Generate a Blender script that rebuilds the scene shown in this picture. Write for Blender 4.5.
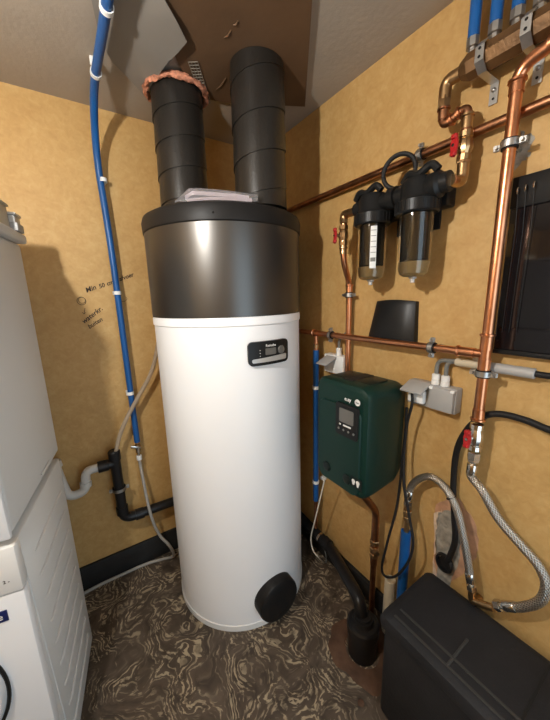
import bpy, bmesh, math, random
from mathutils import Vector, Matrix, Euler

random.seed(7)
for o in list(bpy.data.objects):
    bpy.data.objects.remove(o, do_unlink=True)
scene = bpy.context.scene
COL = scene.collection
V = Vector

# ------------------------------------------------------------------ camera
F_PX, YAW, PITCH, ROLL, CAM_H = 303.0, 33.2, 11.74, -1.54, 1.44
_y, _p, _r = (math.radians(a) for a in (YAW, PITCH, ROLL))
FWD = V((math.sin(_y)*math.cos(_p), math.cos(_y)*math.cos(_p), -math.sin(_p)))
_rt = V((math.cos(_y), -math.sin(_y), 0)); _up = _rt.cross(FWD)
RGT = math.cos(_r)*_rt + math.sin(_r)*_up
UPV = -math.sin(_r)*_rt + math.cos(_r)*_up
CAM = V((0, 0, CAM_H))
cam_d = bpy.data.cameras.new('camera'); cam = bpy.data.objects.new('camera', cam_d)
COL.objects.link(cam)
cam.matrix_world = Matrix(((RGT.x, UPV.x, -FWD.x, CAM.x), (RGT.y, UPV.y, -FWD.y, CAM.y),
                           (RGT.z, UPV.z, -FWD.z, CAM.z), (0, 0, 0, 1)))
cam_d.sensor_fit = 'VERTICAL'; cam_d.sensor_height = 36.0
cam_d.lens = F_PX/720.0*36.0
cam_d.clip_start = 0.02
scene.camera = cam

# ------------------------------------------------------------------ world, light, exposure
world = bpy.data.worlds.new('world'); scene.world = world; world.use_nodes = True
bg = world.node_tree.nodes['Background']
bg.inputs[0].default_value = (0.62, 0.78, 1.0, 1); bg.inputs[1].default_value = 0.25
vs = scene.view_settings
vs.view_transform = 'Standard'; vs.look = 'None'; vs.gamma = 1.0; vs.exposure = 0.22
vs.use_curve_mapping = False
BULB = V((-0.365, 0.455, 1.905)); BULB_STRENGTH = 1900.0
# added cool fill in the unseen doorway, standing in for daylight behind the camera
ar = bpy.data.lights.new('doorway_fill', 'AREA'); ar.shape = 'RECTANGLE'
ar.size = 0.85; ar.size_y = 1.9; ar.energy = 12.0; ar.color = (0.70, 0.87, 1.0)
aro = bpy.data.objects.new('doorway_fill', ar); COL.objects.link(aro)
aro.location = (0.45, -0.81, 1.05); aro.rotation_euler = (math.radians(90), 0, 0)

# ------------------------------------------------------------------ room dimensions and pixel helpers
XR, YB, ZC = 1.013, 1.6307, 2.243          # right wall, back wall, ceiling
def ray(x, y): return FWD + RGT*((x-275)/F_PX) - UPV*((y-360)/F_PX)
def R(x, y, off=0.0): q = ray(x, y); return CAM + q*((XR-off)/q.x)
def B(x, y, off=0.0): q = ray(x, y); return CAM + q*((YB-off)/q.y)
def Z(x, y, z=0.0): q = ray(x, y); return CAM + q*((z-CAM_H)/q.z)

# ------------------------------------------------------------------ materials
def mat(name, col, rough=0.5, metal=0.0, var=0.0, vscale=8.0, bump=0.0, bscale=40.0, alpha=1.0,
        transmission=0.0, ior=1.45, coat=0.0, emit=None, estr=0.0, spec=0.5):
    m = bpy.data.materials.new(name); m.use_nodes = True
    nt = m.node_tree; b = nt.nodes['Principled BSDF']
    b.inputs['Base Color'].default_value = (*col, 1); b.inputs['Roughness'].default_value = rough
    b.inputs['Metallic'].default_value = metal; b.inputs['Alpha'].default_value = alpha
    b.inputs['Transmission Weight'].default_value = transmission; b.inputs['IOR'].default_value = ior
    b.inputs['Coat Weight'].default_value = coat; b.inputs['Specular IOR Level'].default_value = spec
    tc = nt.nodes.new('ShaderNodeTexCoord')
    if var > 0:
        n = nt.nodes.new('ShaderNodeTexNoise'); n.inputs['Scale'].default_value = vscale
        n.inputs['Detail'].default_value = 5
        nt.links.new(tc.outputs['Object'], n.inputs['Vector'])
        r = nt.nodes.new('ShaderNodeValToRGB')
        r.color_ramp.elements[0].position = 0.3; r.color_ramp.elements[1].position = 0.7
        r.color_ramp.elements[0].color = (*[c*(1-var) for c in col], 1)
        r.color_ramp.elements[1].color = (*[min(1, c*(1+var)) for c in col], 1)
        nt.links.new(n.outputs['Fac'], r.inputs['Fac']); nt.links.new(r.outputs['Color'], b.inputs['Base Color'])
    if bump > 0:
        n2 = nt.nodes.new('ShaderNodeTexNoise'); n2.inputs['Scale'].default_value = bscale
        n2.inputs['Detail'].default_value = 4
        nt.links.new(tc.outputs['Object'], n2.inputs['Vector'])
        bp = nt.nodes.new('ShaderNodeBump'); bp.inputs['Strength'].default_value = bump
        bp.inputs['Distance'].default_value = 0.01
        nt.links.new(n2.outputs['Fac'], bp.inputs['Height']); nt.links.new(bp.outputs['Normal'], b.inputs['Normal'])
    if emit:
        b.inputs['Emission Color'].default_value = (*emit, 1); b.inputs['Emission Strength'].default_value = estr
    return m

def wallpaper():
    m = bpy.data.materials.new('sponged ochre wallpaper'); m.use_nodes = True
    nt = m.node_tree; b = nt.nodes['Principled BSDF']; L = nt.links.new
    tc = nt.nodes.new('ShaderNodeTexCoord')
    n1 = nt.nodes.new('ShaderNodeTexNoise'); n1.inputs['Scale'].default_value = 14; n1.inputs['Detail'].default_value = 6
    n1.inputs['Roughness'].default_value = 0.62; n1.inputs['Distortion'].default_value = 0.6
    n2 = nt.nodes.new('ShaderNodeTexNoise'); n2.inputs['Scale'].default_value = 46; n2.inputs['Detail'].default_value = 3
    n2.inputs['Distortion'].default_value = 0.8
    mx = nt.nodes.new('ShaderNodeMath'); mx.operation = 'MULTIPLY_ADD'; mx.inputs[1].default_value = 0.45
    sc = nt.nodes.new('ShaderNodeMath'); sc.operation = 'MULTIPLY'; sc.inputs[1].default_value = 0.55
    for n in (n1, n2): L(tc.outputs['Object'], n.inputs['Vector'])
    L(n1.outputs['Fac'], sc.inputs[0]); L(n2.outputs['Fac'], mx.inputs[0]); L(sc.outputs[0], mx.inputs[2])
    r = nt.nodes.new('ShaderNodeValToRGB'); e = r.color_ramp.elements
    e[0].position = 0.34; e[0].color = (0.445, 0.258, 0.083, 1)
    e[1].position = 0.68; e[1].color = (0.555, 0.355, 0.138, 1)
    k = e.new(0.5); k.color = (0.500, 0.302, 0.104, 1)
    L(mx.outputs[0], r.inputs['Fac']); L(r.outputs['Color'], b.inputs['Base Color'])
    b.inputs['Roughness'].default_value = 0.62
    bp = nt.nodes.new('ShaderNodeBump'); bp.inputs['Strength'].default_value = 0.25; bp.inputs['Distance'].default_value = 0.004
    L(n2.outputs['Fac'], bp.inputs['Height']); L(bp.outputs['Normal'], b.inputs['Normal'])
    return m

def swirl_floor():
    m = bpy.data.materials.new('brown swirled vinyl'); m.use_nodes = True
    nt = m.node_tree; b = nt.nodes['Principled BSDF']; L = nt.links.new
    tc = nt.nodes.new('ShaderNodeTexCoord')
    nd = nt.nodes.new('ShaderNodeTexNoise'); nd.inputs['Scale'].default_value = 4.2; nd.inputs['Detail'].default_value = 2.5
    L(tc.outputs['Object'], nd.inputs['Vector'])
    sub = nt.nodes.new('ShaderNodeVectorMath'); sub.operation = 'SUBTRACT'; sub.inputs[1].default_value = (.5, .5, .5)
    L(nd.outputs['Color'], sub.inputs[0])
    mul = nt.nodes.new('ShaderNodeVectorMath'); mul.operation = 'SCALE'; mul.inputs['Scale'].default_value = 0.62
    L(sub.outputs[0], mul.inputs[0])
    add = nt.nodes.new('ShaderNodeVectorMath'); add.operation = 'ADD'
    L(tc.outputs['Object'], add.inputs[0]); L(mul.outputs[0], add.inputs[1])
    w = nt.nodes.new('ShaderNodeTexWave'); w.inputs['Scale'].default_value = 12.0; w.inputs['Distortion'].default_value = 7.5
    w.inputs['Detail'].default_value = 3; w.inputs['Detail Scale'].default_value = 2.2; w.inputs['Detail Roughness'].default_value = 0.62
    L(add.outputs[0], w.inputs['Vector'])
    def noise(scale, det, src):
        n = nt.nodes.new('ShaderNodeTexNoise'); n.inputs['Scale'].default_value = scale; n.inputs['Detail'].default_value = det
        L(src, n.inputs['Vector']); return n.outputs['Fac']
    def remap(src, a0, a1):
        n = nt.nodes.new('ShaderNodeMapRange'); n.interpolation_type = 'SMOOTHSTEP'
        n.inputs['From Min'].default_value = a0; n.inputs['From Max'].default_value = a1
        L(src, n.inputs['Value']); return n.outputs['Result']
    def mulm(a, c):
        n = nt.nodes.new('ShaderNodeMath'); n.operation = 'MULTIPLY'; L(a, n.inputs[0]); L(c, n.inputs[1]); return n.outputs[0]
    streak = remap(w.outputs['Fac'], 0.52, 0.92)
    patchm = remap(noise(7.0, 3, add.outputs[0]), 0.36, 0.58)
    brk = remap(noise(26, 5, add.outputs[0]), 0.34, 0.58)
    fac = mulm(mulm(streak, patchm), brk)
    base = nt.nodes.new('ShaderNodeValToRGB'); e = base.color_ramp.elements
    e[0].position = 0.3; e[0].color = (0.050, 0.036, 0.026, 1); e[1].position = 0.72; e[1].color = (0.125, 0.094, 0.068, 1)
    L(noise(13, 5, add.outputs[0]), base.inputs['Fac'])
    mixc = nt.nodes.new('ShaderNodeMixRGB'); L(fac, mixc.inputs['Fac']); L(base.outputs['Color'], mixc.inputs['Color1'])
    mixc.inputs['Color2'].default_value = (0.42, 0.34, 0.225, 1)
    L(mixc.outputs['Color'], b.inputs['Base Color'])
    b.inputs['Roughness'].default_value = 0.5; b.inputs['Specular IOR Level'].default_value = 0.25
    return m

def braid():
    m = bpy.data.materials.new('braided stainless steel'); m.use_nodes = True
    nt = m.node_tree; b = nt.nodes['Principled BSDF']; L = nt.links.new
    uv = nt.nodes.new('ShaderNodeUVMap')
    sep = nt.nodes.new('ShaderNodeSeparateXYZ'); L(uv.outputs[0], sep.inputs[0])
    def wv(sign):
        a = nt.nodes.new('ShaderNodeMath'); a.operation = 'MULTIPLY'; a.inputs[1].default_value = 620*sign
        L(sep.outputs['Y'], a.inputs[0])
        c = nt.nodes.new('ShaderNodeMath'); c.operation = 'MULTIPLY_ADD'; c.inputs[1].default_value = 10*6.28318
        L(sep.outputs['X'], c.inputs[0]); L(a.outputs[0], c.inputs[2])
        s = nt.nodes.new('ShaderNodeMath'); s.operation = 'SINE'; L(c.outputs[0], s.inputs[0]); return s
    s1, s2 = wv(1), wv(-1)
    mx = nt.nodes.new('ShaderNodeMath'); mx.operation = 'MAXIMUM'; L(s1.outputs[0], mx.inputs[0]); L(s2.outputs[0], mx.inputs[1])
    r = nt.nodes.new('ShaderNodeValToRGB'); e = r.color_ramp.elements
    e[0].position = 0.0; e[0].color = (0.26, 0.235, 0.20, 1); e[1].position = 0.9; e[1].color = (0.60, 0.56, 0.50, 1)
    L(mx.outputs[0], r.inputs['Fac']); L(r.outputs['Color'], b.inputs['Base Color'])
    bp = nt.nodes.new('ShaderNodeBump'); bp.inputs['Strength'].default_value = 0.5; bp.inputs['Distance'].default_value = 0.002
    L(mx.outputs[0], bp.inputs['Height']); L(bp.outputs['Normal'], b.inputs['Normal'])
    b.inputs['Metallic'].default_value = 0.95; b.inputs['Roughness'].default_value = 0.30
    return m

M = {
 'wall': wallpaper(), 'floor': swirl_floor(), 'braid': braid(),
 'ceil': mat('ceiling lining', (0.365, 0.31, 0.25), 0.7, var=0.05, vscale=5, bump=0.1, bscale=60),
 'flap': mat('peeled ceiling lining', (0.25, 0.225, 0.195), 0.6, var=0.05, vscale=6),
 'board': mat('brown hardboard', (0.120, 0.066, 0.033), 0.6, var=0.12, vscale=5, bump=0.1, bscale=30),
 'plain': mat('painted wall', (0.62, 0.55, 0.44), 0.8),
 'skirt': mat('black skirting', (0.022, 0.021, 0.02), 0.5, var=0.3, vscale=9, spec=0.25),
 'copper': mat('copper pipe', (0.63, 0.28, 0.145), 0.30, 1.0, var=0.16, vscale=16, bump=0.04, bscale=60),
 'copper_dark': mat('tarnished copper', (0.36, 0.17, 0.09), 0.36, 1.0, var=0.28, vscale=20, bump=0.05),
 'brass': mat('brass fitting', (0.45, 0.29, 0.145), 0.34, 1.0, var=0.2, vscale=25, bump=0.05),
 'bronze': mat('dull bronze bar', (0.150, 0.078, 0.031), 0.5, 0.55, var=0.28, vscale=16, bump=0.15, bscale=90),
 'chrome': mat('nickel fitting', (0.62, 0.59, 0.54), 0.22, 1.0),
 'steel': mat('galvanised steel', (0.46, 0.45, 0.43), 0.4, 1.0, var=0.12, vscale=30),
 'blue': mat('blue pipe sleeve', (0.008, 0.082, 0.27), 0.38, var=0.1, vscale=12),
 'white': mat('white enamel', (0.90, 0.90, 0.90), 0.38),
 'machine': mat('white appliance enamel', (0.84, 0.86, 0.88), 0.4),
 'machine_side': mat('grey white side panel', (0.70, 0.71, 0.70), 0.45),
 'whiteplastic': mat('white plastic', (0.78, 0.78, 0.76), 0.4),
 'pvc': mat('pale grey pvc', (0.58, 0.56, 0.52), 0.42, var=0.06),
 'socket': mat('grey socket plastic', (0.36, 0.35, 0.335), 0.45),
 'cream': mat('cream plastic', (0.56, 0.49, 0.36), 0.5),
 'tankgrey': mat('anthracite shell', (0.105, 0.10, 0.094), 0.34, 0.85),
 'lid': mat('black lid', (0.013, 0.012, 0.0115), 0.45, spec=0.22),
 'duct': mat('dark insulated duct', (0.017, 0.0145, 0.012), 0.30, bump=0.12, bscale=120, var=0.1, vscale=10, spec=0.6),
 'black': mat('black plastic', (0.012, 0.012, 0.012), 0.36, spec=0.25),
 'rubber': mat('black rubber', (0.014, 0.013, 0.013), 0.55, spec=0.25),
 'blackgloss': mat('black gloss', (0.008, 0.007, 0.008), 0.10, coat=0.3, spec=0.35),
 'glass_smoke': mat('smoky clear bowl', (0.80, 0.74, 0.62), 0.03, transmission=1.0, ior=1.06, coat=1.0),
 'cartridge': mat('carbon cartridge', (0.02, 0.018, 0.016), 0.6, bump=0.2, bscale=80, spec=0.2),
 'sediment': mat('cloudy sump water', (0.30, 0.225, 0.115), 0.35),
 'green': mat('dark green plastic', (0.005, 0.026, 0.019), 0.4, bump=0.05, bscale=200, spec=0.3),
 'greendark': mat('black green plastic', (0.008, 0.014, 0.012), 0.4, spec=0.25),
 'red': mat('red handle', (0.42, 0.018, 0.02), 0.35),
 'silver': mat('silver plastic', (0.48, 0.47, 0.45), 0.35, 0.3),
 'screen': mat('grey display', (0.13, 0.125, 0.115), 0.2),
 'binblack': mat('matt black bin plastic', (0.022, 0.022, 0.024), 0.55, bump=0.15, bscale=160, var=0.2, vscale=6, spec=0.2),
 'binedge': mat('lighter black plastic edge', (0.045, 0.044, 0.043), 0.5, spec=0.3),  # lid ribs, a little lighter than the bin plastic
 'drain': mat('black drain pipe', (0.013, 0.012, 0.012), 0.32, spec=0.3),
 'rust': mat('red brown clay', (0.105, 0.058, 0.036), 0.8, var=0.35, vscale=14, bump=0.3, bscale=40, spec=0.2),
 'dark': mat('dark hole', (0.008, 0.007, 0.006), 0.9),
 'foam': mat('orange foam', (0.50, 0.20, 0.115), 0.75, var=0.6, vscale=55, bump=0.4, bscale=90),
 'mesh': mat('wire mesh tape', (0.33, 0.30, 0.24), 0.5, 0.4),
 'film': mat('clear plastic film', (0.92, 0.90, 0.92), 0.12, transmission=0.9, ior=1.12, bump=0.5, bscale=25),
 'paper': mat('folded papers', (0.72, 0.64, 0.70), 0.6, var=0.06, vscale=30),
 'clearhose': mat('cloudy clear hose', (0.50, 0.40, 0.29), 0.25, transmission=0.35, ior=1.2),
 'hosegrey': mat('dull grey hose', (0.36, 0.33, 0.29), 0.4, var=0.1, vscale=20),
 'cablewhite': mat('white cable', (0.72, 0.66, 0.55), 0.45),
 'cablegrey': mat('grey cable', (0.17, 0.17, 0.155), 0.45),
 'ink': mat('black pencil', (0.05, 0.03, 0.015), 0.7),
 'plaster': mat('bare plaster', (0.30, 0.275, 0.23), 0.85, var=0.35, vscale=40, bump=0.5, bscale=60),
 'torn': mat('torn paper edge', (0.66, 0.50, 0.36), 0.8, var=0.25, vscale=30),
 'tornpink': mat('reddish torn backing', (0.46, 0.255, 0.15), 0.8, var=0.3, vscale=24),
 'navy': mat('navy badge', (0.01, 0.018, 0.11), 0.35),
 'lettering': mat('white print', (0.75, 0.75, 0.73), 0.5),
 'glassdark': mat('dark door glass', (0.05, 0.055, 0.065), 0.08),
 'bulb': mat('lit bulb', (1, 0.9, 0.8), 0.4, emit=(1.0, 0.985, 0.94), estr=BULB_STRENGTH),
 'doorwood': mat('painted door frame', (0.55, 0.53, 0.5), 0.5),
}

# ------------------------------------------------------------------ mesh builder
WORLD = {}
class MB:
    def __init__(s, Mx=None): s.v = []; s.f = []; s.uv = {}; s.M = Mx
    def add(s, vs, fs, uvs=None):
        n = len(s.v)
        for p in vs:
            p = V(p); s.v.append(s.M @ p if s.M else p)
        for i, f in enumerate(fs):
            if uvs: s.uv[len(s.f)] = uvs[i]
            s.f.append(tuple(n+k for k in f))
        return s
    def bm(s, bm):
        bm.verts.ensure_lookup_table(); bm.verts.index_update()
        return s.add([v.co.copy() for v in bm.verts], [[v.index for v in f.verts] for f in bm.faces])
    def box(s, c, size, rot=None, bevel=0.0, seg=2):
        b = bmesh.new(); bmesh.ops.create_cube(b, size=1.0)
        bmesh.ops.scale(b, vec=size, verts=b.verts)
        if bevel > 0:
            bmesh.ops.bevel(b, geom=list(b.edges), offset=bevel, segments=seg, affect='EDGES', profile=0.5)
        if rot is not None: bmesh.ops.transform(b, matrix=rot.to_4x4(), verts=b.verts)
        bmesh.ops.translate(b, vec=V(c), verts=b.verts); s.bm(b); b.free(); return s
    def box2(s, lo, hi, bevel=0.0, seg=2):
        lo, hi = V(lo), V(hi)
        return s.box((lo+hi)/2, [abs(a) for a in (hi-lo)], None, bevel, seg)
    def lathe(s, prof, p0, axis, n=32, cap0=True, cap1=True, arc=None):
        """prof: list of (radius, distance along axis) from p0"""
        a = V(axis).normalized(); t = V((0, 0, 1)) if abs(a.z) < 0.9 else V((1, 0, 0))
        u = a.cross(t).normalized(); w = a.cross(u); p0 = V(p0)
        vs = []; fs = []
        for r, d in prof:
            for k in range(n):
                th = 2*math.pi*k/n
                vs.append(p0 + a*d + (u*math.cos(th)+w*math.sin(th))*r)
        for i in range(len(prof)-1):
            for k in range(n):
                k2 = (k+1) % n
                fs.append((i*n+k, i*n+k2, (i+1)*n+k2, (i+1)*n+k))
        if cap0: fs.append(tuple(range(n-1, -1, -1)))
        if cap1: fs.append(tuple((len(prof)-1)*n+k for k in range(n)))
        return s.add(vs, fs)
    def cyl(s, p0, p1, r, r1=None, n=20, ch=0.0):
        p0, p1 = V(p0), V(p1); L = (p1-p0).length; r1 = r if r1 is None else r1
        prof = [(r, 0), (r1, L)] if ch <= 0 else [(r-ch, 0), (r, ch), (r1, L-ch), (r1-ch, L)]
        return s.lathe(prof, p0, p1-p0, n)
    def tube(s, path, r, n=14, caps=True):
        path = [V(p) for p in path]; m = len(path)
        rs = r if isinstance(r, (list, tuple)) else [r]*m
        tan = []
        for i in range(m):
            a = path[max(0, i-1)]; b = path[min(m-1, i+1)]; tan.append((b-a).normalized())
        t = V((0, 0, 1)) if abs(tan[0].z) < 0.9 else V((1, 0, 0))
        u = tan[0].cross(t).normalized(); vs = []; ln = [0.0]
        for i in range(m):
            if i:
                u = u - tan[i]*u.dot(tan[i]); u.normalize(); ln.append(ln[-1]+(path[i]-path[i-1]).length)
            w = tan[i].cross(u)
            for k in range(n):
                th = 2*math.pi*k/n; vs.append(path[i]+(u*math.cos(th)+w*math.sin(th))*rs[i])
        fs = []; uvs = []
        for i in range(m-1):
            for k in range(n):
                k2 = (k+1) % n
                fs.append((i*n+k, i*n+k2, (i+1)*n+k2, (i+1)*n+k))
                uvs.append(((k/n, ln[i]), ((k+1)/n, ln[i]), ((k+1)/n, ln[i+1]), (k/n, ln[i+1])))
        if caps:
            fs.append(tuple(range(n-1, -1, -1))); uvs.append([(0, 0)]*n)
            fs.append(tuple((m-1)*n+k for k in range(n))); uvs.append([(0, 0)]*n)
        return s.add(vs, fs, uvs)
    def torus(s, c, axis, R_, r, n=36, m=10, a0=0.0, a1=None):
        a = V(axis).normalized(); t = V((0, 0, 1)) if abs(a.z) < 0.9 else V((1, 0, 0))
        u = a.cross(t).normalized(); w = a.cross(u); c = V(c)
        vs = []; fs = []
        for i in range(n):
            th = 2*math.pi*i/n; d = u*math.cos(th)+w*math.sin(th)
            for j in range(m):
                ph = 2*math.pi*j/m; vs.append(c+d*(R_+r*math.cos(ph))+a*r*math.sin(ph))
        for i in range(n):
            for j in range(m):
                fs.append((i*m+j, ((i+1) % n)*m+j, ((i+1) % n)*m+(j+1) % m, i*m+(j+1) % m))
        return s.add(vs, fs)
    def prism(s, poly, ext):
        """poly: 3D outline, ext: extrusion vector"""
        poly = [V(p) for p in poly]; n = len(poly); e = V(ext)
        vs = poly+[p+e for p in poly]
        fs = [tuple(range(n-1, -1, -1)), tuple(range(n, 2*n))]
        fs += [(i, (i+1) % n, (i+1) % n+n, i+n) for i in range(n)]
        return s.add(vs, fs)
    def ball(s, c, r, sub=2, scale=(1, 1, 1), jit=0.0):
        b = bmesh.new(); bmesh.ops.create_icosphere(b, subdivisions=sub, radius=r)
        for v in b.verts:
            if jit: v.co *= 1+random.uniform(-jit, jit)
            v.co = V((v.co.x*scale[0], v.co.y*scale[1], v.co.z*scale[2]))+V(c)
        s.bm(b); b.free(); return s
    def build(s, name, material, parent=None, smooth=35, kind=None, **props):
        lo = V([min(p[i] for p in s.v) for i in range(3)]); hi = V([max(p[i] for p in s.v) for i in range(3)])
        c = (lo+hi)/2
        if parent is None: c.z = lo.z
        me = bpy.data.meshes.new(name); me.from_pydata([p-c for p in s.v], [], s.f)
        b = bmesh.new(); b.from_mesh(me); bmesh.ops.recalc_face_normals(b, faces=b.faces); b.to_mesh(me); b.free()
        if s.uv:
            ul = me.uv_layers.new(name='UVMap')
            # faces may have been flipped: match by vertex
            for pi, pol in enumerate(me.polygons):
                if pi in s.uv:
                    mp = dict(zip(s.f[pi], s.uv[pi]))
                    for li in pol.loop_indices: ul.data[li].uv = mp[me.loops[li].vertex_index]
        if smooth:
            me.shade_smooth(); me.set_sharp_from_angle(angle=math.radians(smooth))
        me.materials.append(M[material] if isinstance(material, str) else material)
        o = bpy.data.objects.new(name, me); COL.objects.link(o)
        WORLD[o.name] = c
        if parent is not None:
            o.parent = parent; o.location = c-WORLD[parent.name]
        else: o.location = c
        if kind: o['kind'] = kind
        for k, v in props.items(): o[k] = v
        return o

def tag(o, label, cat, group=None):
    o['label'] = label; o['category'] = cat
    if group: o['group'] = group
    return o
def thing(name, loc, label, cat, group=None):
    o = bpy.data.objects.new(name, None); COL.objects.link(o); o.empty_display_size = 0.05
    o.location = V(loc); WORLD[o.name] = V(loc)
    return tag(o, label, cat, group)

def fillet(pts, r, n=7):
    pts = [V(p) for p in pts]; out = [pts[0]]
    for i in range(1, len(pts)-1):
        a, b, c = pts[i-1], pts[i], pts[i+1]
        d1 = (a-b); d2 = (c-b); l = min(r, d1.length*0.49, d2.length*0.49)
        p, q = b+d1.normalized()*l, b+d2.normalized()*l
        for k in range(n+1):
            t = k/n; out.append(p*(1-t)**2+b*2*t*(1-t)+q*t*t)
    out.append(pts[-1]); return out
def spline(pts, n=8):
    pts = [V(p) for p in pts]; P = [pts[0]*2-pts[1]]+pts+[pts[-1]*2-pts[-2]]; out = []
    for i in range(1, len(P)-2):
        a, b, c, d = P[i-1:i+3]
        for k in range(n):
            t = k/n
            out.append(0.5*((2*b)+(c-a)*t+(2*a-5*b+4*c-d)*t*t+(3*b-a-3*c+d)*t**3))
    out.append(pts[-1]); return out
def text_mesh(body, size, M4, name, material, parent, depth=0.0004, bold=0.0, shear=0.0):
    cu = bpy.data.curves.new(name, 'FONT'); cu.body = body; cu.size = size; cu.extrude = depth
    cu.offset = bold; cu.shear = shear; cu.align_x = 'CENTER'; cu.align_y = 'CENTER'; cu.resolution_u = 3
    ob = bpy.data.objects.new(name, cu); COL.objects.link(ob)
    dg = bpy.context.evaluated_depsgraph_get(); dg.update()
    me = bpy.data.meshes.new_from_object(ob.evaluated_get(dg))
    vs = [M4 @ v.co for v in me.vertices]; fs = [tuple(p.vertices) for p in me.polygons]
    bpy.data.objects.remove(ob, do_unlink=True); bpy.data.meshes.remove(me)
    m = MB(); m.v = vs; m.f = fs
    return m.build(name, material, parent, smooth=0)
def frame(x, y, origin):
    x = V(x).normalized(); z = x.cross(V(y)).normalized(); y = z.cross(x)
    o = V(origin)
    return Matrix(((x.x, y.x, z.x, o.x), (x.y, y.y, z.y, o.y), (x.z, y.z, z.z, o.z), (0, 0, 0, 1)))

# ================================================================== the room
XL, YF = -1.05, -0.75
floor = MB().box2((XL-.1, YF-1.2, -0.08), (XR+.1, YB+.1, 0)).build('floor', 'floor', kind='structure')
floor['label'] = 'brown vinyl floor with cream swirls'
ceiling = MB().box2((XL-.1, YF-.1, ZC), (XR+.1, YB+.1, ZC+.1)).build('ceiling', 'ceil', kind='structure')
ceiling['label'] = 'grey beige papered ceiling'
wall_back = MB().box2((XL-.1, YB, 0), (XR+.1, YB+.1, ZC)).build('wall_back', 'wall', kind='structure')
wall_back['label'] = 'ochre sponged wallpaper wall behind the boiler'
wall_right = MB().box2((XR, YF-.1, 0), (XR+.1, YB, ZC)).build('wall_right', 'wall', kind='structure')
wall_right['label'] = 'ochre sponged wallpaper wall carrying the copper pipework'
wall_left = MB().box2((XL-.1, YF-.1, 0), (XL, YB, ZC)).build('wall_left', 'wall', kind='structure')
DX0, DX1, DH = 0.0, 0.90, 2.02  # unseen doorway, placed so the added fill reaches the washer side
wf = MB(); wf.box2((XL, YF-.1, 0), (DX0, YF, ZC)); wf.box2((DX1, YF-.1, 0), (XR, YF, ZC)); wf.box2((DX0, YF-.1, DH), (DX1, YF, ZC))
wf.build('wall_front', 'wall', kind='structure')
df = MB(); df.box2((DX0, YF-.11, 0), (DX0+.05, YF+.012, DH)); df.box2((DX1-.05, YF-.11, 0), (DX1, YF+.012, DH)); df.box2((DX0, YF-.11, DH-.05), (DX1, YF+.012, DH))
df.build('door_1', 'doorwood', kind='structure')
MB().box2((XL, YB-.016, 0), (XR-.016, YB, 0.132), 0.003).build('baseboard_back', 'skirt', kind='structure')['label'] = 'black skirting board below the back wall'
MB().box2((XR-.016, YF, 0), (XR, YB, 0.10), 0.003).build('baseboard_right', 'skirt', kind='structure')

# pencil notes on the back wall
def wall_text(body, px0, px1, size, nm):
    a, b = B(*px0, 0.0012), B(*px1, 0.0012)
    x = (b-a); M4 = frame(x, (0, 0, 1), (a+b)/2)
    return text_mesh(body, size, M4, nm, 'ink', wall_back, 0.0003, 0.0006, 0.25)
wall_text('Min', (85, 291), (96, 287), 0.030, 'pencil_note')
wall_text('50', (98.5, 287), (104.5, 285), 0.026, 'pencil_note')
wall_text('cm', (107, 284), (112.5, 282), 0.026, 'pencil_note')
wall_text('afvoer', (119, 279.5), (133, 274.5), 0.027, 'pencil_note')
wall_text('waterkr.', (81, 323.5), (103, 307), 0.030, 'pencil_note')
wall_text('buiten', (89, 327), (101, 319.5), 0.027, 'pencil_note')
cc = B(81.5, 301, 0.0015)
MB().torus(cc, (0, 1, 0), 0.017, 0.0012, 28, 6).torus(cc+V((.002, 0, .003)), (0, 1, 0), 0.013, 0.001, 28, 6).build('pencil_circle', 'ink', wall_back)
m = MB(); a, b = B(85, 308, .0015), B(84, 314, .0015)
m.tube([a, b], .0012, 6); m.tube([b, b+V((-.006, 0, .008))], .0011, 6); m.tube([b, b+V((.008, 0, .007))], .0011, 6)
m.build('pencil_arrow', 'ink', wall_back)
m = MB(); m.tube(spline([B(126, 297, .0015), B(127, 299, .0015), B(125, 301, .0015), B(122, 301.5, .0015)], 5), .0012, 6)
m.build('pencil_circle', 'ink', wall_back)

# bare plaster where the wallpaper has come off
def patch(pix, off, thick, name, material, wob=0.004, parent=wall_right):
    pts = []
    P = [R(x, y, off) for x, y in pix]
    for i, p in enumerate(P):
        q = P[(i+1) % len(P)]
        for k in range(4):
            t = k/4; r_ = p.lerp(q, t)
            if k: r_ = r_+V((0, random.uniform(-wob, wob), random.uniform(-wob, wob)))
            pts.append(r_)
    return MB().prism(pts, (-thick, 0, 0)).build(name, material, parent, smooth=0)
patch([(504, 168), (507, 150), (514, 141), (524, 131), (531, 133), (533, 142), (528, 150), (531, 156), (519, 166), (512, 172)], 0.0, .0012, 'bare_plaster', 'plaster', .008)
patch([(436, 505), (446, 500), (458, 498), (474, 520), (478, 545), (474, 560), (462, 575), (440, 590), (433, 560), (437, 530)], 0.0, .0010, 'torn_backing', 'tornpink', .006)
patch([(434, 513), (442, 509), (436, 530), (437, 545), (434, 560), (438, 585), (432, 584), (434, 555)], 0.0010, .0012, 'torn_paper', 'torn', .004)
patch([(438, 512), (452, 511), (459, 522), (462, 540), (459, 560), (450, 586), (438, 585), (436, 548), (436, 530)], 0.0010, .0012, 'bare_plaster', 'plaster', .004)
hc = R(446, 562, 0.003)
MB().lathe([(0.0, 0), (0.030, 0), (0.034, .010), (0.030, .018), (0.024, .018), (0.024, .004), (0, .004)], hc, (-1, 0.2, 0.1), 24, False, False).build('wall_sleeve', 'drain', wall_right)

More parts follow.
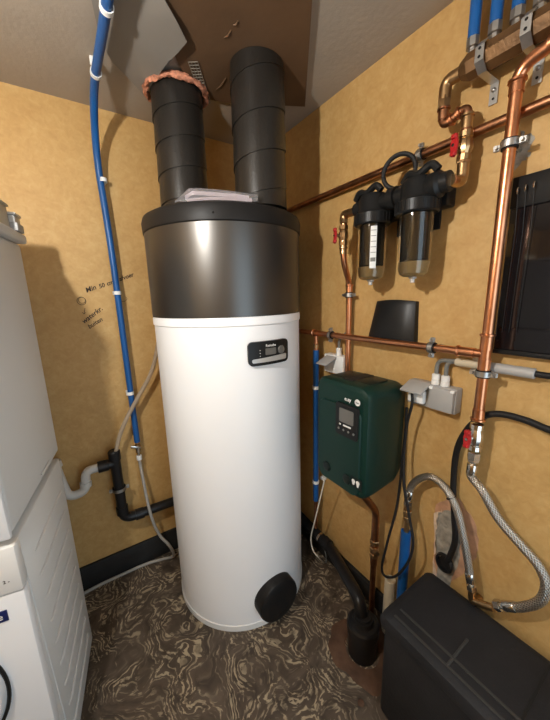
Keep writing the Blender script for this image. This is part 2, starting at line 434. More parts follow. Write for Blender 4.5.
# ------------------------------------------------------------------ ceiling board, peeled lining, foam
ZB = ZC-.012
poly = [V((.944, 1.156, ZB)), V((.641, 1.305, ZB)), V((.52, 1.33, ZB)), V((.30, 1.03, ZB)), V((.30, .62, ZB)), V((.545, .62, ZB))]
cb = MB().prism(poly, (0, 0, .012)).build('ceiling_board', 'board', smooth=0)
tag(cb, 'brown hardboard sheet on the ceiling around the dark air ducts', 'board')
for px in [((226, 78), (216, 90)), ((231, 30), (224, 38)), ((238, 21), (233, 25))]:
    a, b = Z(*px[0], ZB-.001), Z(*px[1], ZB-.001)
    MB().tube([a, (a+b)/2+V((.004, .004, 0)), b], [.0015, .0035, .001], 8).build('scuff', 'board', cb)
fp = [(85, -30), (150, -30), (163, -3), (176, 20), (187, 42), (178, 53), (168, 62), (160, 73), (150, 88), (146, 98), (130, 80), (112, 62), (100, 40)]
m = MB(); top = []
for i, (x, y) in enumerate(fp):
    drop = 0.03 if 3 <= i <= 7 else (0.022 if i in (2, 8) else 0.014)
    top.append(Z(x, y, ZC-drop))
ctr = Z(128, 30, ZC-.014)
n = len(top); vs_ = top+[ctr]+[p+V((0, 0, .0015)) for p in top]+[ctr+V((0, 0, .0015))]
fs_ = [(i, (i+1) % n, n) for i in range(n)]+[(n+1+(i+1) % n, n+1+i, 2*n+1) for i in range(n)]+[(i, n+1+i, n+1+(i+1) % n, (i+1) % n) for i in range(n)]
m.add(vs_, fs_)
fl = m.build('ceiling_lining_flap', 'flap', smooth=50)
tag(fl, 'loose grey flap of ceiling lining peeling beside the ducts', 'lining')
# wire mesh tape next to the left duct
a, b = Z(193, 62, ZB-.004), Z(207, 103, ZB-.004); m = MB(); d = (b-a); sd = V((-d.y, d.x, 0)).normalized()*0.016
for k in range(4): m.tube([a+sd*(k/1.5-1), b+sd*(k/1.5-1)], .0011, 5)
for k in range(16):
    p = a+d*(k/15); m.tube([p-sd, p+sd], .0011, 5)
o = m.build('mesh_tape', 'mesh'); tag(o, 'strip of wire mesh on the ceiling beside the foam-ringed duct', 'mesh')

# ================================================================== water heater
TC = V((.5875, 1.270, 0)); TR = 0.316
tank = thing('water_heater', TC, 'tall white cylindrical heat pump water heater with grey upper part and black lid', 'water heater')
MB().lathe([(TR-.02, .006), (TR, .012), (TR, 1.345)], TC, (0, 0, 1), 96).build('body', 'white', tank)
MB().lathe([(TR-.012, 0), (TR+.003, 0), (TR+.003, .026), (TR-.001, .030)], TC, (0, 0, 1), 96, True, False).build('base_rim', 'whiteplastic', tank)
MB().lathe([(TR+.001, 1.340), (TR+.004, 1.343), (TR+.004, 1.368), (TR+.001, 1.374)], TC, (0, 0, 1), 96, False, True).build('trim_ring', 'white', tank)
MB().lathe([(TR+.004, 1.374), (TR+.004, 1.692)], TC, (0, 0, 1), 96).build('upper_shell', 'tankgrey', tank)
MB().lathe([(TR+.004, 1.690), (TR+.008, 1.694), (TR+.010, 1.730), (TR+.004, 1.748), (TR-.010, 1.756), (TR-.05, 1.759), (0.02, 1.762)], TC, (0, 0, 1), 96, True, True).build('lid', 'lid', tank)
def cyl_hit(x, y, r=TR):
    q = ray(x, y); ox, oy = CAM.x-TC.x, CAM.y-TC.y
    a = q.x**2+q.y**2; b = 2*(ox*q.x+oy*q.y); c = ox*ox+oy*oy-r*r
    t = (-b-math.sqrt(b*b-4*a*c))/(2*a); p = CAM+q*t
    return math.atan2(p.y-TC.y, p.x-TC.x), p.z
def cylpatch(th, z, w, h, rad, d0, d1, tilt=0.0, nseg=18, wave=0.0):
    m = MB(); us = []
    for k in range(7): us.append(-w/2+rad*(1-math.cos(math.pi/2*k/6)))
    for k in range(1, nseg): us.append(-w/2+rad+(w-2*rad)*k/nseg)
    for k in range(7): us.append(w/2-rad+rad*math.sin(math.pi/2*k/6))
    vs = []; fs = []
    for u in us:
        e = max(0, abs(u)-(w/2-rad)); hh = h/2-rad+math.sqrt(max(0, rad*rad-e*e))
        for dd in (d0, d1):
            for sgn in (-1, 1):
                t = th+u/TR
                top_ = hh+(wave*((u/(w/2))) if sgn > 0 else 0)
                vs.append(V((TC.x+(TR+dd)*math.cos(t), TC.y+(TR+dd)*math.sin(t), z+sgn*hh if sgn < 0 else z+top_)))
    n = len(us)
    for i in range(n-1):
        a, b = i*4, i*4+4
        fs += [(a+2, b+2, b+3, a+3), (a, a+1, b+1, b), (a, b, b+2, a+2), (a+1, a+3, b+3, b+1)]
    fs += [(0, 2, 3, 1), ((n-1)*4, (n-1)*4+1, (n-1)*4+3, (n-1)*4+2)]
    return m.add(vs, fs)
th, zz = cyl_hit(266, 352.5)
thl, zl = cyl_hit(247.5, 355); thr, zr = cyl_hit(285.5, 350)
pw = (thr-thl)*TR; ph = cyl_hit(266, 341)[1]-cyl_hit(266, 364.5)[1]
pan = cylpatch((thl+thr)/2, zz, pw, ph, .018, -.005, .012).build('control_panel', 'black', tank, label='black control panel with display and silver strip')
tm = (thl+thr)/2
cylpatch(tm-.004, zz-ph*.27, pw*.84, ph*.20, .006, .011, .0145, wave=.004).build('silver_strip', 'silver', pan)
cylpatch(tm+.0*pw, zz+ph*.06, pw*.26, ph*.28, .003, .011, .0138).build('display', 'screen', pan)
kt = tm+pw*.27/TR; kd = V((math.cos(kt), math.sin(kt), 0))
MB().lathe([(.0165, 0), (.0165, .004), (.0145, .006), (0.004, .006)], TC+V((0, 0, zz+ph*.06))+kd*(TR+.0115), kd, 28).build('dial', 'screen', pan)
for i in range(3):
    bt = tm-pw*.25/TR; bd = V((math.cos(bt), math.sin(bt), 0))
    MB().ball(TC+V((0, 0, zz+ph*(.14-.12*i)))+bd*(TR+.0125), .0022, 1).build('indicator', 'silver', pan)
nd = V((math.cos(tm), math.sin(tm), 0))
text_mesh('\u25A0 Remeha' if False else 'Remeha', .014, frame((-nd.y, nd.x, 0), (0, 0, 1), TC+V((0, 0, zz+ph*.31))+nd*(TR+.0128)), 'brand_lettering', 'lettering', pan)
th, zz = cyl_hit(275, 594); kd = V((math.cos(th), math.sin(th), 0))
MB().lathe([(.098, -.03), (.098, .030), (.094, .040), (.086, .044), (.05, .046), (.01, .046)], TC+V((0, 0, zz))+kd*TR, kd, 56).build('flange_cover', 'lid', tank, label='round black flange cover low on the tank')
# slip for the small bump on the lid
th, zz = cyl_hit(213, 214, TR+.01); kd = V((math.cos(th), math.sin(th), 0))
MB().ball(TC+V((0, 0, 1.715))+kd*(TR+.009), .004, 1).build('lid_clip', 'lid', tank)

def duct(name, c, r, z0, z1, pitch, phase, label):
    m = MB(); n = 48; vs = []; fs = []
    k0 = -1
    turns = int((z1-z0)/pitch)+2
    cnt = turns*n+1
    for i in range(cnt):
        a = 2*math.pi*i/n+phase; zb = z0+pitch*(i/n-1); zt = zb+pitch*1.04
        cl = lambda z: min(max(z, z0), z1)
        for (rr, z) in ((r-.001, zb-.0005), (r+.0045, zb), (r+.0005, zt)):
            vs.append(V((c[0]+rr*math.cos(a), c[1]+rr*math.sin(a), cl(z))))
    for i in range(cnt-1):
        a = i*3; b = a+3; fs += [(a, b, b+1, a+1), (a+1, b+1, b+2, a+2)]
    m.add(vs, fs)
    m.lathe([(r-.004, 0), (r-.004, z1-z0)], (c[0], c[1], z0), (0, 0, 1), 48)
    o = m.build(name, 'duct', smooth=40)
    return tag(o, label, 'duct')
DL, DR_ = (.450, 1.335), (.655, 1.068)
duct('air_duct', DL, .0935, 1.7635, ZC-.006, .105, 0.5, 'dark air duct ending in a ring of orange foam at the ceiling')
duct('air_duct', DR_, .0935, 1.7635, ZC-.0125, .125, 2.0, 'dark spiral-wrapped air duct rising to the brown hardboard')
m = MB(); nn, mm = 96, 10; vs_ = []; fs_ = []
for i in range(nn):
    a = 2*math.pi*i/nn
    for j in range(mm):
        ph = 2*math.pi*j/mm; rr = .0085*(1+.30*math.sin(7*a+j)+.22*math.sin(17*a+2*j)+random.uniform(-.16, .16))
        q = .1125+rr*math.cos(ph)
        vs_.append(V((DL[0]+q*math.cos(a), DL[1]+q*math.sin(a), min(ZC-.013, ZC-.024+rr*1.2*math.sin(ph)))))
for i in range(nn):
    for j in range(mm): fs_.append((i*mm+j, ((i+1) % nn)*mm+j, ((i+1) % nn)*mm+(j+1) % mm, i*mm+(j+1) % mm))
m.add(vs_, fs_)
o = m.build('foam_ring', 'foam', smooth=60); tag(o, 'lumpy orange foam ring around the duct top at the ceiling', 'foam')

# plastic bag with papers on the lid
a, b = Z(176, 205, 1.762), Z(254, 205, 1.762)
a = V((.338, 1.108, 1.7605)); b = V((.578, .964, 1.7605)); dx = (b-a).normalized(); dy = V((-dx.y, dx.x, 0))
bag = thing('document_bag', (a+b)/2, 'clear plastic bag of folded papers lying on the black lid', 'bag')
L_ = (b-a).length
def sheet(m, prof, w, off, zoff, th):
    vs = []; fs = []
    for t, z in prof:
        for s_ in (0, w*(1-.76*t/L_)):
            for q in (0, th):
                vs.append(a+dx*t+dy*(off+s_)+V((0, 0, z+zoff+q)))
    for i in range(len(prof)-1):
        p = i*4; q = p+4
        fs += [(p, q, q+2, p+2), (p+1, p+3, q+3, q+1), (p, p+1, q+1, q), (p+2, q+2, q+3, p+3)]
    fs += [(0, 2, 3, 1), (len(prof)*4-4, len(prof)*4-3, len(prof)*4-1, len(prof)*4-2)]
    m.add(vs, fs)
m = MB(); sheet(m, [(.035, .012), (.06, .026), (.12, .022), (.20, .016), (L_-.03, .008)], .115, .006, 0, .012); m.build('papers', 'paper', bag, smooth=20)
m = MB(); sheet(m, [(.04, .003), (.12, .008), (.20, .006), (L_-.02, .001)], .11, .008, 0, .012); m.build('papers', 'paper', bag, smooth=20)
m = MB()
prof = [(0.0, .002, .004), (.02, .004, .020), (.05, .001, .044), (.075, .001, .044), (.13, .001, .040), (.20, .001, .033), (L_-.03, .001, .026), (L_, .001, .022)]
vs_ = []; fs_ = []
for t, z0, z1 in prof:
    j = random.uniform(-.002, .002); kk = 1-.74*t/L_
    for (s_, z) in ((0.0, z0), (0.0+j, z1), (.065*kk, z1+.004), (.13*kk+j, z1), (.13*kk, z0)):
        vs_.append(a+dx*t+dy*s_+V((0, 0, max(.0008, z))))
for i in range(len(prof)-1):
    for k in range(5):
        k2 = (k+1) % 5; fs_.append((i*5+k, i*5+k2, i*5+5+k2, i*5+5+k))
fs_ += [tuple(range(5)), tuple(range(len(prof)*5-5, len(prof)*5))]
m.add(vs_, fs_); m.build('film', 'film', bag, smooth=15)

# ================================================================== washer and dryer
AZ = math.radians(10); ORG = V((-.116, 1.328, 0))
# local frame: x to the machine's left side (away from the tank), y depth (back positive), z up
MW = Matrix(((-math.cos(AZ), math.sin(AZ), 0, ORG.x), (math.sin(AZ), math.cos(AZ), 0, ORG.y), (0, 0, 1, ORG.z), (0, 0, 0, 1)))
def W(*p): return MW @ V(p)
DEP, WID, WH = .455, .60, .870
wm = thing('washing_machine', W(.3, -DEP/2, 0), 'white washing machine with ribbed side panel under the dryer', 'washing machine')
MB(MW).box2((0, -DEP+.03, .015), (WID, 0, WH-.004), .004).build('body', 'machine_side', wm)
MB(MW).box2((-.001, -DEP, .02), (WID+.001, -DEP+.034, .739), .005, 2).build('front_panel', 'machine', wm)
MB(MW).box2((-.002, -DEP-.003, .741), (WID+.002, -DEP+.036, WH-.002), .006, 2).build('control_fascia', 'whiteplastic', wm)
for k in range(9):
    z = .762-k*.0825
    m = MB(MW); m.tube([(-.0005, -.052, z), (-.0035, -.062, z), (-.0035, -.335, z), (-.0005, -.350, z)], [.002, .0042, .0042, .002], 8)
    m.build('rib', 'machine_side', wm)
m = MB(MW); m.tube([(-.0005, -.425, .83), (-.0005, -.385, .05)], .0022, 6); m.build('side_crease', 'machine_side', wm)
dc = W(.285, -DEP-.001, .488); fn = (MW.to_3x3() @ V((0, -1, 0)))
dr = MB().lathe([(.210, -.004), (.212, .006), (.204, .022), (.186, .028), (.172, .024), (.168, .01)], dc, fn, 64, False, False).build('door', 'machine', wm)
MB().torus(dc+fn*.008, fn, .216, .0045, 72, 8).build('door_seal_ring', 'black', dr)
MB().lathe([(.170, .014), (.14, .024), (.07, .034), (.005, .036)], dc, fn, 48, False, True).build('door_glass', 'glassdark', dr)
MB(MW).box2((.040, -DEP-.0025, .668), (.150, -DEP+.001, .699), .001).build('brand_badge', 'navy', wm, label='navy badge with white lettering')
text_mesh('e', .026, frame(MW.to_3x3() @ V((-1, 0, 0)), (0, 0, 1), W(.055, -DEP-.003, .684)), 'badge_letter', 'lettering', wm)
text_mesh('2 -', .012, frame(MW.to_3x3() @ V((-1, 0, 0)), (0, 0, 1), W(.027, -DEP-.0038, .778)), 'printed_mark', 'ink', wm)
for sx in (.05, WID-.05):
    for sy in (-.06, -DEP+.08): MB(MW).cyl((sx, sy, 0), (sx, sy, .016), .02, n=14).build('foot', 'rubber', wm)

DT = 1.635
dy_ = thing('tumble_dryer', W(.3, -DEP/2, WH+.012), 'plain white tumble dryer stacked on top of the washing machine', 'dryer')
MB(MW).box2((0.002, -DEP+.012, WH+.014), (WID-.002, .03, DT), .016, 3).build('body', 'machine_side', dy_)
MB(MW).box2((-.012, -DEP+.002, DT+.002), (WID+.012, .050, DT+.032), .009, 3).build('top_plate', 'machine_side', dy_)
MB(MW).box2((0.0, -DEP-.002, WH+.016), (WID, -DEP+.014, DT-.002), .006, 2).build('front_panel', 'machine', dy_)
MB(MW).box2((.03, -DEP+.05, WH), (WID-.03, -.01, WH+.0135)).build('stacking_base', 'black', dy_)
dd = W(.30, -DEP-.003, WH+.36)
d2 = MB().lathe([(.17, -.002), (.172, .008), (.165, .016), (.01, .018)], dd, fn, 48, False, True).build('door', 'whiteplastic', dy_)
MB(MW).box2((.09, -DEP-.022, WH+.33), (.115, -DEP-.006, WH+.40), .004).build('door_handle', 'silver', d2)
MB(MW).tube([(-.0015, -.11, .912), (-.0015, -.20, .912)], .0025, 6).build('rib', 'machine_side', dy_)
# box with rail on top of the dryer
TOPZ = DT+.0325
bx = thing('plastic_box', W(.20, -.06, TOPZ), 'cream plastic box with a grey rail lying on the dryer', 'box')
MB(MW).box2((.004, -.12, TOPZ), (.33, -.035, TOPZ+.066), .003).build('body', 'cream', bx)
MB(MW).box2((.0, -.124, TOPZ+.0665), (.335, -.031, TOPZ+.074), .002).build('box_lid', 'cream', bx)
MB(MW).box2((-.014, -.030, TOPZ), (.30, .028, TOPZ+.024), .002).build('rail', 'socket', bx)
MB(MW).box2((-.008, -.026, TOPZ+.0245), (.30, .026, TOPZ+.046), .002).build('rail', 'silver', bx)
MB(MW).box2((-.012, -.030, TOPZ+.0465), (.30, .028, TOPZ+.054), .001).build('rail_cover', 'silver', bx)

# ================================================================== pipe helpers
def perp(ax):
    a = V(ax).normalized(); t = V((0, 0, 1)) if abs(a.z) < .9 else V((0, 1, 0))
    return (t-a*t.dot(a)).normalized()
def clamp(p, ax, r, wall_dir, parent, off):
    """steel clamp with rubber insert: band, two ears, screw and stud to the wall"""
    a = V(ax).normalized(); w = V(wall_dir); e = a.cross(w).normalized(); p = V(p)
    c = MB().lathe([(r+.0005, -.009), (r+.0045, -.011), (r+.0045, .011), (r+.0005, .009)], p, a, 28, False, False).build('pipe_clamp', 'rubber', parent)
    MB().lathe([(r+.0046, -.0075), (r+.0070, -.0075), (r+.0070, .0075), (r+.0046, .0075)], p, a, 28, False, False).build('clamp_band', 'steel', c)
    rot = Matrix((e, a, w)).transposed()
    for s_ in (-1, 1):
        q = p+e*s_*(r+.013); m = MB()
        for t in (-.0035, .0035): m.box(q+w*t, (.015, .013, .0022), rot, .0006, 1)
        m.cyl(q-w*.011, q+w*.009, .0026, n=10); m.cyl(q-w*.013, q-w*.008, .0045, n=8)
        m.build('clamp_ear', 'steel', c)
    MB().cyl(p+w*(r+.005), p+w*(off-.001), .0045, n=10).build('clamp_stud', 'steel', c)
def collar(m, p, ax, r, L, d=.003, hexa=False):
    a = V(ax).normalized(); p = V(p)
    if hexa: m.lathe([(r+d-.002, -L/2), (r+d, -L/2+.002), (r+d, L/2-.002), (r+d-.002, L/2)], p, a, 6)
    else: m.lathe([(r-.001, -L/2-.002), (r+d, -L/2), (r+d, L/2), (r-.001, L/2+.002)], p, a, 24)
def press(p, ax, r, parent, L=.03, material='copper'):
    m = MB(); a = V(ax).normalized(); p = V(p)
    m.lathe([(r, -L/2), (r+.002, -L/2), (r+.002, L/2-.008), (r+.0055, L/2-.006), (r+.0055, L/2-.001), (r+.001, L/2)], p, a, 24, False, False)
    m.build('press_fitting', material, parent)
def valve(p, ax, out, r, parent, L=.07, body='brass'):
    """ball valve: body with hex ends, stem and red butterfly handle; out = direction of stem"""
    a = V(ax).normalized(); o = V(out).normalized(); p = V(p)
    m = MB(); m.lathe([(r+.001, -L/2), (r+.006, -L/2+.002), (r+.006, -L/2+.016), (r+.003, -L/2+.018), (r+.008, -.008), (r+.008, .008), (r+.003, L/2-.018), (r+.006, L/2-.016), (r+.006, L/2-.002), (r+.001, L/2)], p, a, 12)
    b = m.build('valve_body', body, parent, smooth=25)
    m = MB(); m.cyl(p, p+o*(r+.020), .006, n=12); m.build('valve_stem', body, b)
    hp = p+o*(r+.021); e = a.cross(o).normalized()
    m = MB()
    rot = Matrix((a, e, o)).transposed()
    pts = []
    for k in range(24):
        t = 2*math.pi*k/24; rr = .019*abs(math.cos(t))**.6+.010
        pts.append(hp+a*math.cos(t)*rr+e*math.sin(t)*.011)
    m.prism(pts, o*.005)
    for s_ in (-1, 1): m.box(hp+a*s_*.021+o*.004, (.012, .016, .012), rot, .003, 2)
    m.build('valve_handle', 'red', b, label='red butterfly handle')
    MB().cyl(hp+o*.004, hp+o*.008, .0045, n=6).build('handle_nut', 'chrome', b)
WR = (1, 0, 0); YA = (0, 1, 0); ZA = (0, 0, 1)

# ================================================================== back wall plumbing
# blue pipe: along the ceiling, bending down the back wall
bo = .045
bx_ = B(118, 300, bo).x; bzE = B(136.5, 442, bo).z
cz = ZC-.045
path = fillet([(bx_+.006, .30, cz), (bx_, 1.05, cz), (bx_-.012, 1.42, cz), (bx_-.012, YB-bo, cz-.16), (bx_, YB-bo, 1.7), (bx_+.004, YB-bo, bzE)], .16, 9)
bp = thing('blue_water_pipe', (bx_, YB-bo, bzE), 'blue sleeved water pipe running down the back wall from the ceiling', 'pipe')
MB().tube(path, .0138, 16).build('sleeve', 'blue', bp)
def clip(p, ax, parent, wd, r=.0145, off=.045):
    a = V(ax).normalized(); w = V(wd); p = V(p)
    c = MB().lathe([(r+.0004, -.008), (r+.003, -.008), (r+.003, .008), (r+.0004, .008)], p, a, 24, False, False).build('pipe_clip', 'whiteplastic', parent)
    e = a.cross(w).normalized(); rot = Matrix((e, a, w)).transposed()
    MB().box(p+w*(off-.012), (.028, .014, .024), rot, .002, 1).build('clip_base', 'whiteplastic', c)
clip((bx_, Z(108, 8, cz).y, cz), YA, bp, (0, 0, 1)); clip((bx_-.008, Z(96, 73, cz).y, cz), YA, bp, (0, 0, 1))
for px, py in ((101, 180), (117, 293), (130.5, 393)):
    q = B(px, py, bo); clip((bx_, YB-bo, q.z), ZA, bp, (0, 1, 0))
q = V((bx_+.004, YB-bo, bzE))
m = MB(); m.lathe([(.008, .003), (.008, -.01), (.013, -.012), (.013, -.026), (.009, -.028)], q, ZA, 12); m.build('brass_union', 'brass', bp)
vb = MB().lathe([(.009, -.028), (.012, -.03), (.012, -.055), (.008, -.058), (.008, -.075)], q, ZA, 12).build('stop_valve', 'chrome', bp)
MB().box(q+V((-.012, -.016, -.020)), (.05, .006, .012), Euler((0, .35, 0)).to_matrix(), .002).build('lever', 'chrome', vb)
m = MB(); m.lathe([(.012, -.075), (.0125, -.077), (.0125, -.098), (.009, -.100)], q, ZA, 18); m.build('hose_nut', 'whiteplastic', bp)
hp = spline([q+V((0, 0, -.095)), q+V((.002, -.004, -.16)), B(150, 512, .112), B(159, 534, .112), V((.268, 1.50, .14)), V((.290, 1.535, .035)), V((.24, 1.575, .0095)), V((.16, 1.595, .0095)), V((.05, 1.600, .0095)), V((-.10, 1.598, .0095)), V((-.26, 1.57, .0095))], 8)
o = MB().tube(hp, .0075, 12).build('supply_hose', 'hosegrey'); tag(o, 'thin grey hose from the blue pipe curling onto the floor by the washer', 'hose')
# condensate hose from tank to drain tee
tee = B(113.5, 452, .075)
hp = spline([V((.335, 1.52, 1.42)), B(159, 330, .09), B(157, 350, .085), B(150.5, 374, .072), B(137, 399, .070), B(125, 422, .080), B(118.5, 440, .076), tee+V((.004, 0, -.03))], 8)
o = MB().tube(hp, .0098, 12).build('condensate_hose', 'clearhose'); tag(o, 'clear condensate hose from the tank into the black drain tee', 'hose')

dp = thing('waste_pipe', V((tee.x, tee.y, .33)), 'black waste pipe with tee and elbow clipped to the back wall', 'pipe')
tx, ty = B(118, 480, .07).x, YB-.07
zt = B(114, 451, .07).z; zb_ = B(124, 518, .07).z
ex = V((tx, ty, zb_)); endp = V((.352, ty, zb_-.012))
MB().tube(fillet([(tx, ty, zt), (tx, ty, zb_-.005), endp], .05, 8), .0235, 20).build('pipe_run', 'drain', dp)
MB().lathe([(.0235, 0), (.0275, .002), (.0275, .045), (.0235, .05)], (tx, ty, zt-.047), ZA, 24, False, False).build('tee_socket', 'drain', dp)
zs = B(100, 467, .07).z
MB().lathe([(.02, 0), (.0235, .005), (.0235, .03), (.027, .032), (.027, .075), (.02, .076)], (tx, ty, zs), (-1, 0, 0.0), 24).build('tee_branch', 'drain', dp)
MB().lathe([(.0275, -.02), (.0275, .02)], (tx, ty, zb_+.05), ZA, 24, True, True).build('elbow_socket', 'drain', dp)
MB().lathe([(.0275, -.02), (.0275, .02)], (tx+.075, ty, zb_-.008), (1, 0, -.03), 24, True, True).build('elbow_socket', 'drain', dp)
clamp((tx, ty, B(121, 488, .07).z), ZA, .0245, (0, 1, 0), dp, .07)
# white trap from the washer
wt = thing('washer_trap', (tx-.15, ty, zs-.09), 'white plastic u-bend trap between the washing machine and black tee', 'trap')
x0 = tx-.070
hA = [V((x0+.004, ty, zs)), V((x0-.055, ty, zs)), V((x0-.066, ty, zs-.10)), V((x0-.135, ty, zs-.105)), V((x0-.150, ty, zs-.02)), V((x0-.165, ty, zs+.09))]
MB().tube(fillet(hA, .034, 8), .0195, 20).build('bend', 'pvc', wt)
MB().lathe([(.0195, -.012), (.024, -.012), (.024, .012), (.0195, .012)], V((x0-.0625, ty, zs-.065)), (.1, 0, 1), 24, False, False).build('trap_nut', 'pvc', wt)
MB().lathe([(.0195, -.014), (.025, -.014), (.025, .014), (.0195, .014)], V((x0-.160, ty, zs+.07)), (-.13, 0, 1), 24, False, False).build('trap_nut', 'pvc', wt)

# ================================================================== right wall plumbing
# upper horizontal copper pipe
r1 = .0125; o1 = .030; zU = R(421, 155, o1).z
up_ = thing('copper_pipe', (XR-o1, .6, zU), 'long upper horizontal copper pipe running behind the water filters', 'pipe')
MB().cyl((XR-o1, 1.40, zU), (XR-o1, -.6, zU), r1, n=24).build('pipe_run', 'copper_dark', up_)
clamp((XR-o1, R(421, 155, o1).y, zU), YA, r1, WR, up_, o1)
# lower horizontal copper pipe + tall riser (one soldered run)
r2 = .0118; o2 = .064; zL = R(432, 347.5, o2).z; yR = R(500, 230, o2).y; r3 = .0138
lo = thing('copper_riser', (XR-o2, yR, R(478, 424, o2).z), 'thick copper riser with lower horizontal branch, red valve at its foot', 'pipe')
yE = R(316, 335, o2).y
MB().cyl((XR-o2, 1.30, zL), (XR-o2, yR, zL), r2, n=24).build('branch_pipe', 'copper', lo)
press((XR-o2, yR+.052, zL), (0, 1, 0), r2, lo, .05); press((XR-o2, yE, zL), (0, 1, 0), r2, lo, .04)
zBv = R(478.5, 418, o2).z; zT = 1.925
rp = fillet([(XR-o2, yR, zBv-.005), (XR-o2, yR, zT+.022), (XR-o2-.012, yR-.06, zT+.034), (XR-o2-.022, yR-.5, zT+.034)], .05, 9)
MB().tube(rp, r3, 24).build('riser_pipe', 'copper', lo)
press((XR-o2, yR, zT-.012), (0, 0, 1), r3, lo, .03)
press((XR-o2-.0125, yR-.075, zT+.034), (-.02, -1, 0), r3, lo, .035); press((XR-o2-.0145, yR-.125, zT+.034), (-.02, -1, 0), r3, lo, .03)
press((XR-o2, yR, zL+.035), (0, 0, 1), r3, lo, .045); press((XR-o2, yR, zL-.035), (0, 0, -1), r3, lo, .045)
clamp((XR-o2, yR, R(511, 144, o2).z), ZA, r3, WR, lo, o2)
clamp((XR-o2, yR, R(486, 374, o2).z), ZA, r3, WR, lo, o2)
clamp((XR-o2, R(432, 347, o2).y, zL), YA, r2, WR, lo, o2); clamp((XR-o2, R(331, 337, o2).y, zL), YA, r2, WR, lo, o2)
press((XR-o2, yR, zBv+.01), (0, 0, -1), r3, lo, .035)
valve((XR-o2, yR, R(476.5, 437, o2).z), ZA, (-.97, .22, 0), r3-.002, lo, .085, 'chrome')
zN = R(476, 456, o2).z
m = MB(); collar(m, (XR-o2, yR, zN), ZA, .0135, .024, .004, True); m.build('hose_nut', 'chrome', lo)

def hose(name, pts, r, label, ends=True, n=10):
    P = spline(pts, n)
    t = thing(name, P[-1], label, 'hose')
    MB().tube(P, r, 16).build('braided_sleeve', 'braid', t)
    for i, j in ((0, 1), (-1, -2)):
        a = (P[j]-P[i]).normalized()
        f = MB().lathe([(r+.001, -.006), (r+.0022, -.004), (r+.0022, .026), (r+.0008, .028)], P[i], a, 20).build('crimp_ferrule', 'chrome', t)
        m = MB(); m.lathe([(r-.001, -.034), (r+.0035, -.032), (r+.0035, -.016), (r-.003, -.014), (r-.004, -.004)], P[i], a, 6); m.build('end_nut', 'chrome', f)
    return t
hose('braided_hose', [V((XR-o2, yR, zN-.035)), V((XR-o2, yR-.001, zN-.07)), R(482, 490, .075), R(498, 518, .07), R(520, 544, .065), R(538, 565, .06), R(546, 585, .06), R(540, 601, .06), R(522, 607, .06), R(506, 606, .06)], .0125,
     'braided steel hose looping from the red riser valve to the wall foot')
hb = hose('braided_hose', [R(409, 497, .06), R(411, 487, .06), R(419, 479, .06), R(432, 477, .06), R(446, 489, .062), R(457, 510, .065), R(464, 540, .065), R(468, 562, .06), R(470.5, 580, .055)], .0120,
     'braided steel hose arching over the torn wallpaper beside the black cable')
MB().torus(R(451, 497.5, .062), (0, -.6, -.8), .0135, .002, 20, 6).build('cable_tie', 'rubber', hb)
# fittings the hose ends screw into
fx = thing('wall_elbow', R(474, 600, .03), 'brass wall elbows joining the two braided hoses behind the black bin', 'fitting')
a_ = R(472, 590, .055); b_ = R(490, 606, .06)
MB().tube(fillet([a_, a_+V((0, -.004, -.05)), V((XR, a_.y-.006, a_.z-.06))], .03, 6), .011, 14).build('elbow', 'brass', fx)
MB().tube(fillet([b_+V((0, -.01, 0.002)), b_+V((0, .05, -.03)), V((XR, b_.y+.07, b_.z-.04))], .03, 6), .011, 14).build('elbow', 'brass', fx)

# blue sleeve stub with copper fitting under the arching hose
q = R(408, 505, .06)
bs = thing('blue_pipe_stub', V((q.x, q.y, .30)), 'short blue sleeved pipe standing under the arching braided hose', 'pipe')
MB().cyl((q.x, q.y, 0.0), (q.x, q.y, R(406, 531, .06).z), .0185, n=20).build('sleeve', 'blue', bs)
m = MB()
for dz, rr in ((-.002, .015), (-.030, .017), (-.058, .014)): collar(m, (q.x, q.y, q.z+dz), ZA, rr-.004, .018, .004, True)
m.cyl((q.x, q.y, R(406, 532, .06).z), (q.x, q.y, q.z+.01), .010, n=14); m.build('brass_union', 'brass', bs)
# blue pipe behind the pump
q = R(316, 352, o2)
bq = thing('blue_feed_pipe', V((q.x, q.y, .205)), 'blue sleeved feed pipe in the shade between tank and green pump', 'pipe')
MB().cyl((q.x, q.y, R(322, 505, o2).z), (q.x, q.y, R(316, 350, o2).z), .0145, n=18).build('sleeve', 'blue', bq)
MB().cyl((q.x, q.y, .205), (q.x, q.y, R(322, 505, o2).z), .0105, n=14).build('tail_pipe', 'copper_dark', bq)
MB().cyl((q.x, q.y, R(316, 350, o2).z), (q.x, q.y, zL-.013), .010, n=16).build('copper_tail', 'copper', bq)
m = MB(); collar(m, (q.x, q.y, R(316, 346, o2).z), ZA, .010, .016, .004); m.build('brass_union', 'brass', bq)
for py in (388, 483):
    c = V((q.x, q.y, R(318, py, o2).z)); clip(c, ZA, bq, (1, 0, 0), .0145, o2)

